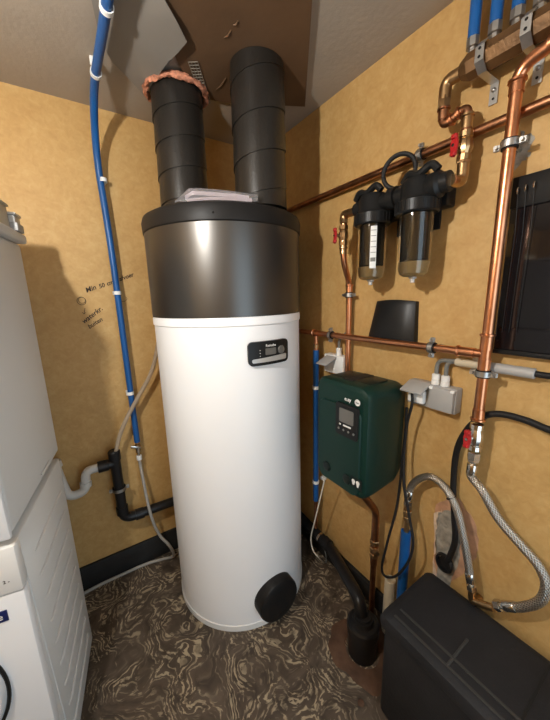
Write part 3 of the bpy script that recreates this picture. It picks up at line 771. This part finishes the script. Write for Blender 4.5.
# ------------------------------------------------------------------ water filters
oF = .105; yA_ = R(372, 240, oF).y; yB_ = R(415, 240, oF).y; zH = R(415, 187, oF).z-.002
xF = XR-oF
wfil = thing('twin_water_filter', (xF, (yA_+yB_)/2, R(413, 283, oF).z), 'twin black water filter housing with two clear smoky bowls', 'water filter')
zC0 = R(372, 226, oF).z; zBot = R(372, 282, oF).z
for i, yc in enumerate((yA_, yB_)):
    h = MB().lathe([(.058, 0), (.062, .004), (.062, .034), (.056, .038), (.050, .046), (.048, .085), (.040, .097), (.012, .100)], (xF, yc, zC0), ZA, 40).build('filter_head', 'black', wfil)
    m = MB()
    for k in range(30):
        t = 2*math.pi*k/30; m.box((xF+.0622*math.cos(t), yc+.0622*math.sin(t), zC0+.019), (.003, .004, .028), Euler((0, 0, t)).to_matrix())
    m.build('grip_ribs', 'black', h)
    zb0 = zBot+.006
    prof = [(.001, 0), (.030, .002), (.041, .010), (.0455, .026), (.047, .06), (.0485, zC0-zb0+.002)]
    pin = [(r_-.0035, d_ if k else d_) for k, (r_, d_) in enumerate(prof[1:])]
    m = MB(); m.lathe(prof, (xF, yc, zb0), ZA, 40, False, False)
    bw = m.build('filter_bowl', 'glass_smoke', wfil)
    MB().lathe([(.036, .048), (.039, .05), (.039, zC0-zb0-.002), (.036, zC0-zb0)], (xF, yc, zb0), ZA, 32).build('cartridge', 'cartridge', bw)
    MB().lathe([(.028, .004), (.038, .012), (.0415, .028), (.0425, .046), (.0, .0465)], (xF, yc, zb0), ZA, 32, True, False).build('sump_water', 'sediment', bw)
    MB().lathe([(.012, 0), (.012, -.006), (.007, -.008), (.007, -.018)], (xF, yc, zb0+.002), ZA, 16).build('drain_plug', 'silver', bw)
    vk = MB().lathe([(.012, .0), (.012, .010), (.009, .016)], (xF-.01, yc+.02, zC0+.098), ZA, 16).build('vent_button', 'black', h)
# label strip on left bowl
vd = (CAM-V((xF, yA_, 1.6))); th0 = math.atan2(vd.y, vd.x)+.10
m = MB(); vs_ = []; fs_ = []
z0_, z1_ = R(375, 270, oF-.04).z, R(375, 231, oF-.04).z
for k in range(7):
    t = th0+(k/6-.5)*.42
    for z in (z0_, z1_): vs_.append(V((xF+.0492*math.cos(t), yA_+.0492*math.sin(t), z)))
fs_ = [(2*k, 2*k+2, 2*k+3, 2*k+1) for k in range(6)]
m.add(vs_, fs_); lab = m.build('paper_label', 'lettering', wfil, label='white printed strip on the bowl')
for k in range(6):
    z = z1_-(z1_-z0_)*(.1+.13*k); m = MB(); vs_ = []
    for j in range(7):
        t = th0+(j/6-.5)*(.36 if k < 5 else .34)
        for zz_ in (z-(.001 if k < 5 else .012), z+.001): vs_.append(V((xF+.0495*math.cos(t), yA_+.0495*math.sin(t), zz_)))
    m.add(vs_, [(2*j, 2*j+2, 2*j+3, 2*j+1) for j in range(6)]); m.build('label_print', 'cablegrey', lab)
zP = zC0+.066
m = MB(); m.cyl((xF, yA_-.03, zP), (xF, yB_+.03, zP), .026, n=24); m.lathe([(.026, -.014), (.034, -.012), (.034, .012), (.026, .014)], (xF, (yA_+yB_)/2, zP), YA, 24, True, True)
m.build('coupling', 'black', wfil)
MB().lathe([(.022, .03), (.028, .036), (.030, .058), (.024, .062), (.024, .074), (.015, .076)], (xF, yA_, zP), (0, 1, 0), 24).build('port', 'black', wfil)
MB().lathe([(.030, .03), (.034, .036), (.036, .066), (.028, .074), (.026, .094), (.016, .096)], (xF, yB_, zP), (0, -1, 0), 24).build('port', 'black', wfil)
m = MB(); m.box2((XR-.052, yB_-.06, zC0+.02), (XR-.001, yA_+.06, zC0+.09), .006); m.box2((XR-.012, yB_-.02, zC0-.035), (XR-.001, yA_-.03, zC0+.1), .003)
m.build('wall_bracket', 'black', wfil)
# lumpy top levers
for yc, yo in ((yA_, .012), (yB_, -.012)):
    m = MB(); m.tube(spline([(xF-.015, yc+.052+yo, zC0+.094), (xF-.02, yc+.03+yo, zC0+.112), (xF-.02, yc+yo, zC0+.104), (xF-.02, yc-.035+yo, zC0+.118), (xF-.015, yc-.055+yo, zC0+.10)], 5), .011, 10)
    m.build('lever', 'black', wfil)
# ring of the filter spanner
rc = R(399, 171.5, .10)
ws = thing('filter_spanner', rc+V((0, 0, -.06)), 'black ring-shaped filter spanner standing behind the two filters', 'spanner')
MB().torus(rc, (1, .35, 0), .0485, .0070, 44, 10).build('ring', 'rubber', ws)
MB().box2(rc+V((-.006, -.012, -.075)), rc+V((.006, .012, -.047)), .003).build('handle', 'rubber', ws)

# left filter feed: copper riser, bend, red valve, elbow into filter
oq = .035
ya = R(349, 300, oq).y
lf = thing('filter_feed_pipe', (XR-oq, ya, R(347, 372, oq).z), 'copper pipe with red valve climbing from the green pump to the filter', 'pipe')
zz1 = R(350, 283, oq).z; zz2 = R(341, 262, oq).z
yv = R(343.5, 240, oF).y; xv = xF
pp = fillet([(XR-oq, ya, .95), (XR-oq, ya, zz1), (xv+.006, yv, zz1+.07), (xv, yv, zz1+.12), (xv, yv, zP), (xv, yA_+.074, zP)], .03, 8)
MB().tube(pp[:-9] if False else pp, .0115, 18).build('pipe_run', 'copper', lf)
for dz in (.03, .055): press((xv, yv, zz1+.09+dz), (0, 0, 1), .0115, lf, .025, 'brass')
press((XR-oq, ya, zz1-.02), (0, 0, 1), .0115, lf, .03)
valve((xv, yv, zP-.075), ZA, (-.93, .36, 0), .011, lf, .075)
m = MB(); collar(m, (xv, yv, zP-.022), ZA, .0115, .02, .004, True); m.build('brass_union', 'brass', lf)
MB().tube(fillet([(xv, yv, zP-.02), (xv, yv, zP), (xv, yA_+.074, zP)], .018, 7), .0145, 18).build('brass_elbow', 'brass', lf)
clamp((XR-oq, ya, R(349.5, 295, oq).z), ZA, .0115, WR, lf, oq)

# ------------------------------------------------------------------ manifold with blue pipes
om = .062; zM = R(505, 47, om).z; yM0 = R(462, 70, om).y
mf = thing('manifold', (XR-om, yM0, zM), 'octagonal bronze manifold bar under the ceiling with blue pipes', 'manifold')
m = MB(); m.lathe([(.020, 0), (.032, .022), (.032, 1.0)], (XR-om, yM0, zM), (0, -1, 0), 8); m.build('bar', 'bronze', mf, smooth=20)
text_mesh('3/4 x 1', .02, frame((0, -1, 0), (.38, 0, .92), (XR-om-.0302, yM0-.085, zM+.004)), 'cast_lettering', 'bronze', mf, .0008)
for px in (475, 496, 517, 539):
    yq = R(px, 20, om).y
    zf = zM+.028
    MB().lathe([(.011, 0), (.011, .012), (.0155, .014), (.0155, .034), (.013, .036), (.013, .046)], (XR-om, yq, zf), ZA, 8).build('compression_nut', 'steel', mf)
    MB().cyl((XR-om, yq, zf+.03), (XR-om, yq, ZC), .0135, n=18).build('blue_pipe', 'blue', mf)
for px, py in ((480, 62), (526, 36)):
    yq = R(px, py, om+.03).y; w_ = .020
    prof = [(XR-om-.012, zM+.036), (XR-om-.035, zM+.015), (XR-om-.035, zM-.018), (XR-om-.012, zM-.036), (XR-.003, zM-.036), (XR-.003, zM-.085)]
    m = MB(); vs_ = []; fs_ = []
    for x, z in prof:
        for dyy in (-w_/2, w_/2):
            for t in (0, .0025): vs_.append(V((x-t, yq+dyy, z-t*.4)))
    for i in range(len(prof)-1):
        p = i*4; q2 = p+4; fs_ += [(p, q2, q2+2, p+2), (p+1, p+3, q2+3, q2+1), (p, p+1, q2+1, q2), (p+2, q2+2, q2+3, p+3)]
    fs_ += [(0, 2, 3, 1), (len(prof)*4-4, len(prof)*4-3, len(prof)*4-1, len(prof)*4-2)]
    m.add(vs_, fs_); st = m.build('strap', 'steel', mf, smooth=20)
    for z in (zM+.008, zM-.010): MB().cyl((XR-om-.0382, yq, z), (XR-om-.0375, yq, z), .0035, n=12).build('strap_hole', 'dark', st)
    MB().ball((XR-.007, yq, zM-.053), .0055, 2).build('screw_head', 'steel', st)
    MB().cyl((XR-.0068, yq, zM-.073), (XR-.0058, yq, zM-.073), .0030, n=12).build('strap_hole', 'dark', st)
# connection manifold -> filter: elbow, drop, swan-neck, valve, elbow
yD = R(444.5, 100, om).y
cp = thing('filter_outlet_pipe', (XR-om, yD, zP), 'copper swan-neck with red valve linking manifold and right filter', 'pipe')
yV = R(465, 145, om).y; zS = R(455, 119, om).z; xo = XR-om
zSl = R(447, 120, om).z; zSr = R(466, 112, om).z
path = fillet([(xo, yM0+.004, zM), (xo, yD, zM), (xo, yD, zSl-.012), (xo, yV, zSr+.012), (xo, yV, zP-.002), (xF, yB_-.10, zP)], .022, 8)
MB().tube(path, .0118, 18).build('pipe_run', 'copper_dark', cp)
MB().tube(fillet([(xo, yM0+.002, zM), (xo, yD, zM), (xo, yD, zM-.045)], .022, 7), .0160, 18).build('brass_elbow', 'brass', cp)
m = MB(); collar(m, (xo, yD, zM-.052), ZA, .0118, .030, .0055, True); m.build('brass_union', 'brass', cp)
press((xo, yD, zSl+.02), (0, 0, 1), .0118, cp, .03, 'copper_dark')
for f_ in (.35, .65): press((xo, yD+(yV-yD)*f_, zSl-.012+(zSr-zSl+.024)*f_), (0, yV-yD, zSr-zSl+.024), .0118, cp, .012, 'copper')
press((xo, yV, zSr-.025), (0, 0, 1), .0118, cp, .035, 'brass')
valve((xo, yV, R(464, 147, om).z), ZA, (-.95, .30, 0), .012, cp, .075)
MB().tube(fillet([(xo, yV, zP+.05), (xo, yV, zP-.002), (xF, yB_-.094, zP)], .022, 7), .0150, 18).build('brass_elbow', 'brass', cp)
m = MB(); collar(m, (xo, yV, zP+.055), ZA, .0118, .020, .006, True); m.build('brass_union', 'brass', cp)

# ------------------------------------------------------------------ black wedge cover on the wall
wp = [R(374.5, 302, .035), R(393, 300.5, .045), R(415, 302, .035), R(414, 343, .03), R(367.5, 337, .03)]
zt_, zb2 = wp[0].z, R(390, 340, .03).z
yl0, yr0 = R(374.5, 303, .03).y, R(414, 303, .03).y; yl1, yr1 = R(367.5, 337, .03).y, R(413, 341, .03).y
bc = MB(); seg = 10; vs_ = []; fs_ = []
for k in range(seg+1):
    t = k/seg; bul = .020+.022*math.sin(math.pi*min(1, t*1.0))**.7
    yt = yl0+(yr0-yl0)*t; yb3 = yl1+(yr1-yl1)*t
    vs_ += [V((XR-.0005, yt, zt_)), V((XR-bul*.75, yt, zt_+.002+.006*math.sin(math.pi*t))), V((XR-bul, yt, zt_-.012)), V((XR-bul-.006, yb3, zb2)), V((XR-.0005, yb3, zb2))]
for k in range(seg):
    for j in range(5):
        j2 = (j+1) % 5; fs_.append((k*5+j, k*5+j2, k*5+5+j2, k*5+5+j))
fs_ += [tuple(range(5)), tuple(range(seg*5, seg*5+5))]
bc.add(vs_, fs_); wc = bc.build('wall_cover', 'black', smooth=30)
tag(wc, 'glossy black plastic cover on the wall below the filters', 'cover')

# ------------------------------------------------------------------ green booster pump
def loft(m, secs):
    """secs: list of closed rings with same vertex count"""
    n = len(secs[0]); vs = [p for s_ in secs for p in s_]; fs = []
    for i in range(len(secs)-1):
        for k in range(n):
            k2 = (k+1) % n; fs.append((i*n+k, i*n+k2, (i+1)*n+k2, (i+1)*n+k))
    fs += [tuple(range(n-1, -1, -1)), tuple((len(secs)-1)*n+k for k in range(n))]
    m.add(vs, fs)
def rrect(w, h, r, n=6):
    out = []
    for cx, cy, a0 in ((w/2-r, h/2-r, 0), (-w/2+r, h/2-r, 90), (-w/2+r, -h/2+r, 180), (w/2-r, -h/2+r, 270)):
        for k in range(n+1):
            t = math.radians(a0+90*k/n); out.append((cx+r*math.cos(t), cy+r*math.sin(t)))
    return out
PX0, PX1 = XR-.245, XR-.006; PY0, PY1 = .622, .882; PZ0, PZ1 = .712, 1.135
pc = V(((PX0+PX1)/2, (PY0+PY1)/2, PZ0))
pump = thing('booster_pump', pc, 'dark green wall-mounted booster pump with small display', 'pump')
ymid, zmid = (PY0+PY1)/2, (PZ0+PZ1)/2; PWd, PHt = PY1-PY0, PZ1-PZ0
def psec(x, w, h, r, dz=0, dyy=0): return [V((x, ymid+dyy+a, zmid+dz+b)) for a, b in rrect(w, h, r)]
m = MB()
loft(m, [psec(PX1, PWd-.05, PHt-.06, .03), psec(PX1-.03, PWd-.03, PHt-.03, .035), psec(PX1-.06, PWd-.01, PHt-.012, .04), psec(PX0+.06, PWd, PHt, .04), psec(PX0+.022, PWd, PHt, .04), psec(PX0+.008, PWd-.012, PHt-.012, .036), psec(PX0, PWd-.036, PHt-.036, .03)])
pb = m.build('body', 'green', pump, smooth=30)
m = MB(); loft(m, [psec(PX0+.002, PWd-.05, PHt-.09, .03, -.035), psec(PX0-.006, PWd-.056, PHt-.096, .03, -.035)]); fp_ = m.build('front_cover', 'green', pump, smooth=30)
xs = PX0-.006
# display (seen towards the right of the front)
dcy, dcz = R(347, 421, XR-xs).y, R(347, 421, XR-xs).z
dwid = R(336, 421, XR-xs).y-R(359, 421, XR-xs).y; dh = R(347, 405, XR-xs).z-R(347, 438, XR-xs).z
def fsec(x, w, h, r, y, z): return [V((x, y+a, z+b)) for a, b in rrect(w, h, r)]
m = MB(); loft(m, [fsec(xs+.002, dwid, dh, .012, dcy, dcz), fsec(xs-.004, dwid-.003, dh-.003, .011, dcy, dcz)]); dp_ = m.build('display_bezel', 'black', pump, smooth=30)
m = MB(); loft(m, [fsec(xs-.003, dwid*.62, dh*.42, .005, dcy, dcz+dh*.14), fsec(xs-.0052, dwid*.62, dh*.42, .005, dcy, dcz+dh*.14)]); m.build('display', 'screen', dp_, smooth=30)
m = MB(); m.box((xs-.0045, dcy-.004, dcz-dh*.155), (.002, dwid*.34, .006), None, .0008, 1); m.box((xs-.0045, dcy+dwid*.27, dcz-dh*.155), (.002, .008, .006), None, .0008, 1); m.build('brand_strip', 'lettering', dp_)
for k in range(4): MB().cyl((xs-.003, dcy+dwid*(.33-.22*k), dcz-dh*.30), (xs-.0062, dcy+dwid*(.33-.22*k), dcz-dh*.30), .0042, n=14).build('button', 'cablegrey', dp_)
text_mesh('e.sy', .020, frame((0, -1, 0), ZA, (xs-.001, dcy-dwid*.02, dcz+dh*.5+.019)), 'logo_lettering', 'lettering', pump, .0006, .0003)
lc = V((xs+.0, dcy-dwid*.42, dcz+dh*.5+.019)); lg = MB().cyl(lc, lc+V((-.0015, 0, 0)), .0115, n=28).build('logo_disc', 'lettering', pump)
text_mesh('box', .009, frame((0, -1, 0), ZA, lc+V((-.0018, 0, 0))), 'logo_lettering', 'green', lg, .0004)
# low caps and safety label
for (px, py, rr) in ((327, 466, .019), (347, 479, .019)):
    c = R(px, py, XR-xs); MB().lathe([(rr+.002, -.004), (rr, .004), (rr-.004, .006), (.004, .006)], c, (-1, 0, 0), 28).build('plug_cap', 'greendark', pump)
c0 = R(356, 484, XR-xs)
m = MB(); loft(m, [fsec(xs+.001, .050, .044, .003, c0.y, c0.z+.003), fsec(xs-.001, .050, .044, .003, c0.y, c0.z+.003)]); lb = m.build('warning_label', 'greendark', pump)
for k, (dyy, w_, h_) in enumerate(((.011, .014, .026), (-.009, .014, .030))):
    m = MB(); pts = [V((xs-.0013, c0.y+dyy+w_/2*math.cos(t)*(1+.25*math.sin(3*t)), c0.z+.003+h_/2*math.sin(t)*(1+.15*math.cos(2*t)))) for t in [2*math.pi*j/18 for j in range(18)]]
    m.prism(pts, (-.0006, 0, 0)); m.build('label_symbol', 'lettering', lb)
# top recess plates
for k in range(2):
    m = MB(); m.box((PX0+.10, ymid+.055-.11*k, PZ1-.0015), (.10, .075, .006), None, .003, 2); m.build('top_plate', 'greendark', pump)
m = MB(); m.box((PX0+.10, ymid, PZ1+.0005), (.12, .045, .005), None, .002, 2); m.build('top_vent', 'cartridge', pump)
# pump discharge below
q0 = V((R(361, 495, .17).x, R(361, 495, .17).y, PZ0+.02)); xq = XR-.06
qa = R(376, 512, .06)
pd = thing('pump_outlet_pipe', V((xq, qa.y, R(376, 572, .06).z)), 'bent copper pipe with brass valve coming out below the green pump', 'pipe')
qb = V((qa.x, qa.y, qa.z-.01)); qe = V((qa.x, qa.y, R(376, 566, .06).z))
MB().tube(fillet([q0, q0+V((0, 0, -.045)), V((qa.x, qa.y, qa.z+.005)), qb+V((0, 0, -.05)), qe], .035, 8), .0150, 18).build('pipe_run', 'copper_dark', pd)
m = MB(); collar(m, q0+V((0, 0, -.025)), ZA, .0125, .022, .0035); m.build('collar', 'copper_dark', pd)
vz = R(376, 550, .06).z
for dz in (.035, 0, -.03):
    m = MB(); collar(m, (qa.x, qa.y, vz+dz), ZA, .015, .02, .0055, True); m.build('brass_union', 'brass', pd)
MB().lathe([(.011, 0), (.011, .022), (.014, .023), (.014, .034), (.010, .036)], (qa.x, qa.y, vz+.004), (-.6, -.8, 0), 14).build('drain_port', 'brass', pd)
MB().cyl((qa.x, qa.y, 0.0), (qa.x, qa.y, qe.z+.01), .0125, n=16).build('lower_pipe', 'copper_dark', pd)
# pale sleeve next to it; darker cream paints in the shadow on it
c = R(390, 585, .05)
o = MB().tube([(c.x, c.y, 0), (c.x, c.y, .09), (c.x, c.y, R(390, 579, .05).z)], [.024, .024, .022], 18).build('floor_sleeve', 'cream'); tag(o, 'pale plastic pipe sleeve rising from the floor by the black bin', 'sleeve')

# ------------------------------------------------------------------ sockets, conduit and cables
so = .052
ys0, ys1 = R(407, 402, so).y+.008, R(461, 405, .004).y
zs1 = R(461, 397, so).z; zs0 = R(461, 419, so).z
zs1 = zs0+.085
sk = thing('wall_socket', (XR, (ys0+ys1)/2, zs0), 'grey surface-mounted double socket with one cover raised', 'socket')
MB().box2((XR-.040, ys1, zs0), (XR-.0005, ys0, zs1), .005, 2).build('housing', 'socket', sk)
ym = ys1+(ys0-ys1)*.50
MB().box2((XR-so, ys1+.004, zs0+.004), (XR-.038, ym-.002, zs1-.004), .004, 2).build('closed_cover', 'socket', sk)
rot = Euler((0, math.radians(-24), 0)).to_matrix()
MB().box((XR-.040-.026, (ym+ys0)/2, zs1-.016), (.060, (ys0-ym)-.006, .007), rot, .002, 2).build('open_cover', 'socket', sk)
for yy in (ys1+.008, ym-.006): MB().box2((XR-so-.003, yy-.006, zs1-.012), (XR-.045, yy+.006, zs1-.003), .002).build('hinge', 'whiteplastic', sk)
MB().box2((XR-.060, ym+.012, zs0+.012), (XR-.038, ys0-.012, zs1-.028), .006, 2).build('socket_insert', 'whiteplastic', sk)
gl = []
for px in (434.5, 444):
    yq = R(px, 385, .03).y; gl.append(yq)
    MB().lathe([(.0135, 0), (.0135, .014), (.011, .016), (.0130, .018), (.0130, .034), (.0085, .037)], (XR-.024, yq, zs1-.001), ZA, 16).build('cable_gland', 'whiteplastic', sk)
zc_ = R(470, 364, .03).z
cd = thing('conduit', (XR-.03, .4, zc_), 'pale horizontal conduit behind the copper riser', 'conduit')
yc0, yc1 = R(456, 361, .03).y, R(536, 369, .03).y
MB().cyl((XR-.028, yc0, zc_), (XR-.028, yc0+(yc1-yc0)*.62, zc_), .0125, n=20, ch=.001).build('tube_section', 'cream', cd)
MB().cyl((XR-.028, yc0+(yc1-yc0)*.45, zc_), (XR-.028, yc1, zc_), .0142, n=20, ch=.002).build('tube_sleeve', 'socket', cd)
for yq in (yc0-.05,): MB().box2((XR-.018, yq-.01, zc_-.018), (XR-.0005, yq+.01, zc_+.018), .002).build('conduit_clip', 'cream', cd)
for i, yq in enumerate(gl):
    P = fillet([(XR-.024, yq, zs1+.03), (XR-.024, yq, zc_-.004+.004*i), (XR-.028, yc0-.03, zc_+.004-.008*i)], .05, 8)
    o = MB().tube(P, .0068, 12).build('feed_cable', 'cablegrey'); tag(o, ('grey cable in the gland next to the raised socket cover', 'grey cable in the gland above the closed socket cover')[i], 'cable', 'grey cables above the double socket')
P = spline([(XR-.028, yc1+.02, zc_), (XR-.028, yc1-.03, zc_), (XR-.03, yc1-.09, zc_+.004), (XR-.03, yc1-.4, zc_+.01)], 6)
o = MB().tube(P, .0085, 12).build('black_cable', 'rubber'); tag(o, 'short black cable leaving the conduit end below the dark cabinet', 'cable')
# left small socket
yq0, yq1 = R(321, 372, .05).y, R(342, 372, .05).y; zq1 = R(336, 356, .05).z
sl = thing('wall_socket', (XR, (yq0+yq1)/2, zq1-.08), 'pale single socket with raised cover behind the green pump', 'socket')
MB().box2((XR-.045, yq1, zq1-.085), (XR-.0005, yq0-.015, zq1), .005).build('housing', 'whiteplastic', sl)
MB().box((XR-.045-.032, (yq0+yq1)/2+.004, zq1-.022), (.074, .066, .006), Euler((0, math.radians(-24), 0)).to_matrix(), .002).build('open_cover', 'socket', sl)
yg = R(338, 350, .03).y
MB().lathe([(.0125, 0), (.0125, .014), (.0105, .016), (.0125, .018), (.0125, .032), (.008, .035)], (XR-.024, yg, zq1-.001), ZA, 16).build('cable_gland', 'whiteplastic', sl)
P = fillet([(XR-.024, yg, zq1+.03), (XR-.024, yg, zq1+.075), (XR-.014, yg-.03, zq1+.10), (XR-.012, R(349, 340, .012).y, zq1+.108)], .04, 8)
o = MB().tube(P, .0065, 12).build('feed_cable', 'cablegrey'); tag(o, 'grey cable rising from the pale single socket behind the pipe', 'cable')
# black pump lead
q_ = [V((XR-.075, R(412, 404, .07).y, zs1-.03)), R(412, 404, .085), R(407, 425, .075), R(404, 455, .07), R(404, 485, .09), R(409, 515, .10), R(413, 543, .105), R(408, 562, .105), R(396, 576, .10), R(385, 576, .095), R(382, 566, .095), R(388, 540, .09), R(396, 510, .07), R(400, 484, .045), V((XR-.03, .626, .82)), V((XR-.014, .631, .92)), V((XR-.013, .632, 1.02))]
o = MB().tube(spline(q_, 8), .0048, 10).build('power_lead', 'rubber'); tag(o, 'thin black power lead looping from the double socket to the pump', 'cable')
# thick black cable round the valve into the wall
q_ = [V((XR-.02, -.68, 1.02)), V((XR-.02, -.25, 1.04)), V((XR-.021, .02, 1.06)), R(600, 446, .02), R(550, 430, .022), R(525, 420, .022), R(500, 414, .025), R(482, 417, .03), R(467, 430, .03), R(457, 450, .028), R(453.5, 480, .025), R(454, 515, .022), R(455, 540, .022), R(450, 556, .022), R(447, 561, .016)]
o = MB().tube(spline(q_, 8), .0095, 14).build('black_cable', 'rubber'); tag(o, 'thick black cable curving past the red riser valve into the torn wall', 'cable')
# white lead below pump
q_ = [R(325, 478, .16), R(321, 495, .15), R(315, 520, .14), R(311, 538, .13), R(313, 550, .13), R(318, 557, .13), Z(324, 563, .008)]
o = MB().tube(spline(q_, 8), .0032, 8).build('white_lead', 'cablewhite'); tag(o, 'thin white lead hanging from the green pump towards the floor', 'cable')
q_ = [Z(306, 532, .05), Z(316, 538, .06), Z(323, 546, .06), Z(326, 556, .03), Z(326, 563, .008)]
o = MB().tube(spline(q_, 8), .0025, 8).build('thin_lead', 'cablegrey'); tag(o, 'thin dark lead curling on the floor beside the tank', 'cable')

# ------------------------------------------------------------------ sewer drain in the floor corner
HC = Z(359, 655, 0); HC = V((.812, .642, 0))
sd = thing('sewer_pipe', HC, 'black sewer pipe elbowing from the right wall into a floor hole', 'pipe')
e0 = V((XR-.055, 1.30, .175)); e1 = V((XR-.055, .985, .150)); e2 = V((XR-.10, .86, .125)); e3 = HC+V((.015, .02, .16))
MB().tube(fillet([e0, e1, HC+V((.012, .03, .215)), HC+V((.0, .0, .10))], .05, 8), .026, 22).build('pipe_run', 'drain', sd)
MB().lathe([(.027, -.02), (.031, -.018), (.031, .018), (.027, .02)], e1+V((0, .03, .003)), (0, 1, .08), 24).build('socket_ring', 'drain', sd)
MB().lathe([(.0262, -.006), (.0285, -.006), (.0285, .006), (.0262, .006)], V((XR-.055, 1.06, .156)), (0, 1, .08), 24, False, False).build('steel_band', 'chrome', sd)
MB().lathe([(.058, -.02), (.058, .105), (.063, .107), (.063, .142), (.056, .150), (.042, .153), (.036, .168), (.027, .170)], HC, ZA, 36).build('reducer', 'drain', sd)
MB().torus(HC+V((0.0, .0, .171)), (.15, .2, 1), .028, .003, 24, 8).build('seal_ring', 'rubber', sd)
m = MB(); vs_ = []; fs_ = []; n = 48
rad = [(.064, .002), (.064, .004), (.105, .006), (.118, .002), (.125, 0.0002)]
for (rr, z) in rad:
    for k in range(n):
        t = 2*math.pi*k/n; w_ = 1+(.06*math.sin(3*t+1)+.05*math.sin(5*t)+.03*math.sin(11*t))*(1 if rr > .1 else .1)
        vs_.append(V((HC.x+rr*w_*math.cos(t), HC.y+rr*w_*math.sin(t)*1.1, z)))
for i in range(len(rad)-1):
    for k in range(n): fs_.append((i*n+k, i*n+(k+1) % n, (i+1)*n+(k+1) % n, (i+1)*n+k))
m.add(vs_, fs_); o = m.build('clay_collar', 'rust', smooth=50); tag(o, 'reddish brown clay collar round the sewer pipe in the floor', 'collar')
kc = Z(361, 703, .0)
o = MB().lathe([(.012, .0003), (.011, .003), (.007, .005), (.002, .005)], kc, ZA, 14).build('floor_bolt', 'rust'); tag(o, 'small rusty bolt head in the floor before the clay collar', 'bolt')

# ------------------------------------------------------------------ black bin
BZ = .432; bx0, bx1 = .700, XR-.022; by1 = .498; by0 = -.30
bn = thing('storage_box', V(((bx0+bx1)/2, (by0+by1)/2, 0)), 'large matt black plastic storage box with lid against the right wall', 'box')
MB().box2((bx0+.013, by0+.022, .004), (bx1-.022, by1-.013, BZ-.055), .018, 3).build('tub', 'binblack', bn)
lidb = MB(); 
secs = []
def bsec(z, inset, r): return [V(((bx0+bx1)/2+a, (by0+by1)/2+b, z)) for a, b in rrect(bx1-bx0-2*inset, by1-by0-2*inset, r)]
loft(lidb, [bsec(BZ-.052, .002, .022), bsec(BZ-.030, .0, .022), bsec(BZ-.012, .006, .024), bsec(BZ-.004, .018, .03), bsec(BZ, .034, .03)])
ld = lidb.build('lid', 'binblack', bn, smooth=30)
# raised ribs on the lid
xr_ = bx0+.062
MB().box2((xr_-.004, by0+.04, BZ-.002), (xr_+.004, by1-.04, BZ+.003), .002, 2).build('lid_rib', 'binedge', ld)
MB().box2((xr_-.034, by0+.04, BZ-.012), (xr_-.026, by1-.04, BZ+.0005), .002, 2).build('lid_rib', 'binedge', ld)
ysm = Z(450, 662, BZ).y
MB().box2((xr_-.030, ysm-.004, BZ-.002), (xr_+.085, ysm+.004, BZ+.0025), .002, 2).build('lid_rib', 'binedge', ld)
yse = Z(545, 672, BZ).y
MB().box2((bx0+.05, yse-.006, BZ-.003), (bx1-.03, yse, BZ+.0015)).build('lid_seam', 'dark', ld)

# ------------------------------------------------------------------ dark cabinet on the right
cy = R(513, 178, .03).y; cz1 = R(513, 178, .03).z; cz0 = R(500, 354, .03).z; cyE = -.20
pn = thing('wall_cabinet', (XR, (cy+cyE)/2, cz0), 'shallow glossy black wall cabinet with three hooks near its top', 'cabinet')
MB().box2((XR-.024, cyE, cz0), (XR-.0005, cy, cz1), .003).build('body', 'blackgloss', pn)
MB().box2((XR-.030, cyE, cz1-.075), (XR-.022, cy, cz1), .003).build('header', 'black', pn)
MB().box2((XR-.030, cyE, cz0), (XR-.022, cy, cz0+.012), .002).build('bottom_rail', 'black', pn)
for px, py in ((518.5, 191), (526.5, 188), (535, 185)):
    q = R(px, py, .034); yq = q.y
    hk = MB().tube(spline([(XR-.028, yq, q.z+.008), (XR-.038, yq, q.z+.006), (XR-.040, yq, q.z-.004), (XR-.034, yq, q.z-.008)], 4), .0022, 8).build('hook', 'chrome', pn)
    MB().tube([(XR-.034, yq, q.z-.008), (XR-.028, yq-.002, q.z-.10), (XR-.0265, yq, cz0+.06)], .0008, 6).build('hanging_cord', 'black', hk)

# ------------------------------------------------------------------ lamp that lights the room
lp = thing('pendant_lamp', (BULB.x, BULB.y, ZC), 'bare bulb hanging on a short cord from the ceiling', 'lamp')
MB().lathe([(.05, 0), (.048, -.012), (.02, -.022), (.006, -.024)], (BULB.x, BULB.y, ZC), ZA, 28).build('ceiling_rose', 'whiteplastic', lp)
MB().cyl((BULB.x, BULB.y, ZC-.02), (BULB.x, BULB.y, BULB.z+.085), .0035, n=8).build('cord', 'whiteplastic', lp)
MB().cyl((BULB.x, BULB.y, BULB.z+.04), (BULB.x, BULB.y, BULB.z+.09), .018, n=20, ch=.003).build('lamp_holder', 'whiteplastic', lp)
MB().lathe([(.001, -.020), (.009, -.018), (.017, -.012), (.020, -.002), (.019, .008), (.015, .022), (.012, .042)], BULB, ZA, 24).build('bulb', 'bulb', lp)
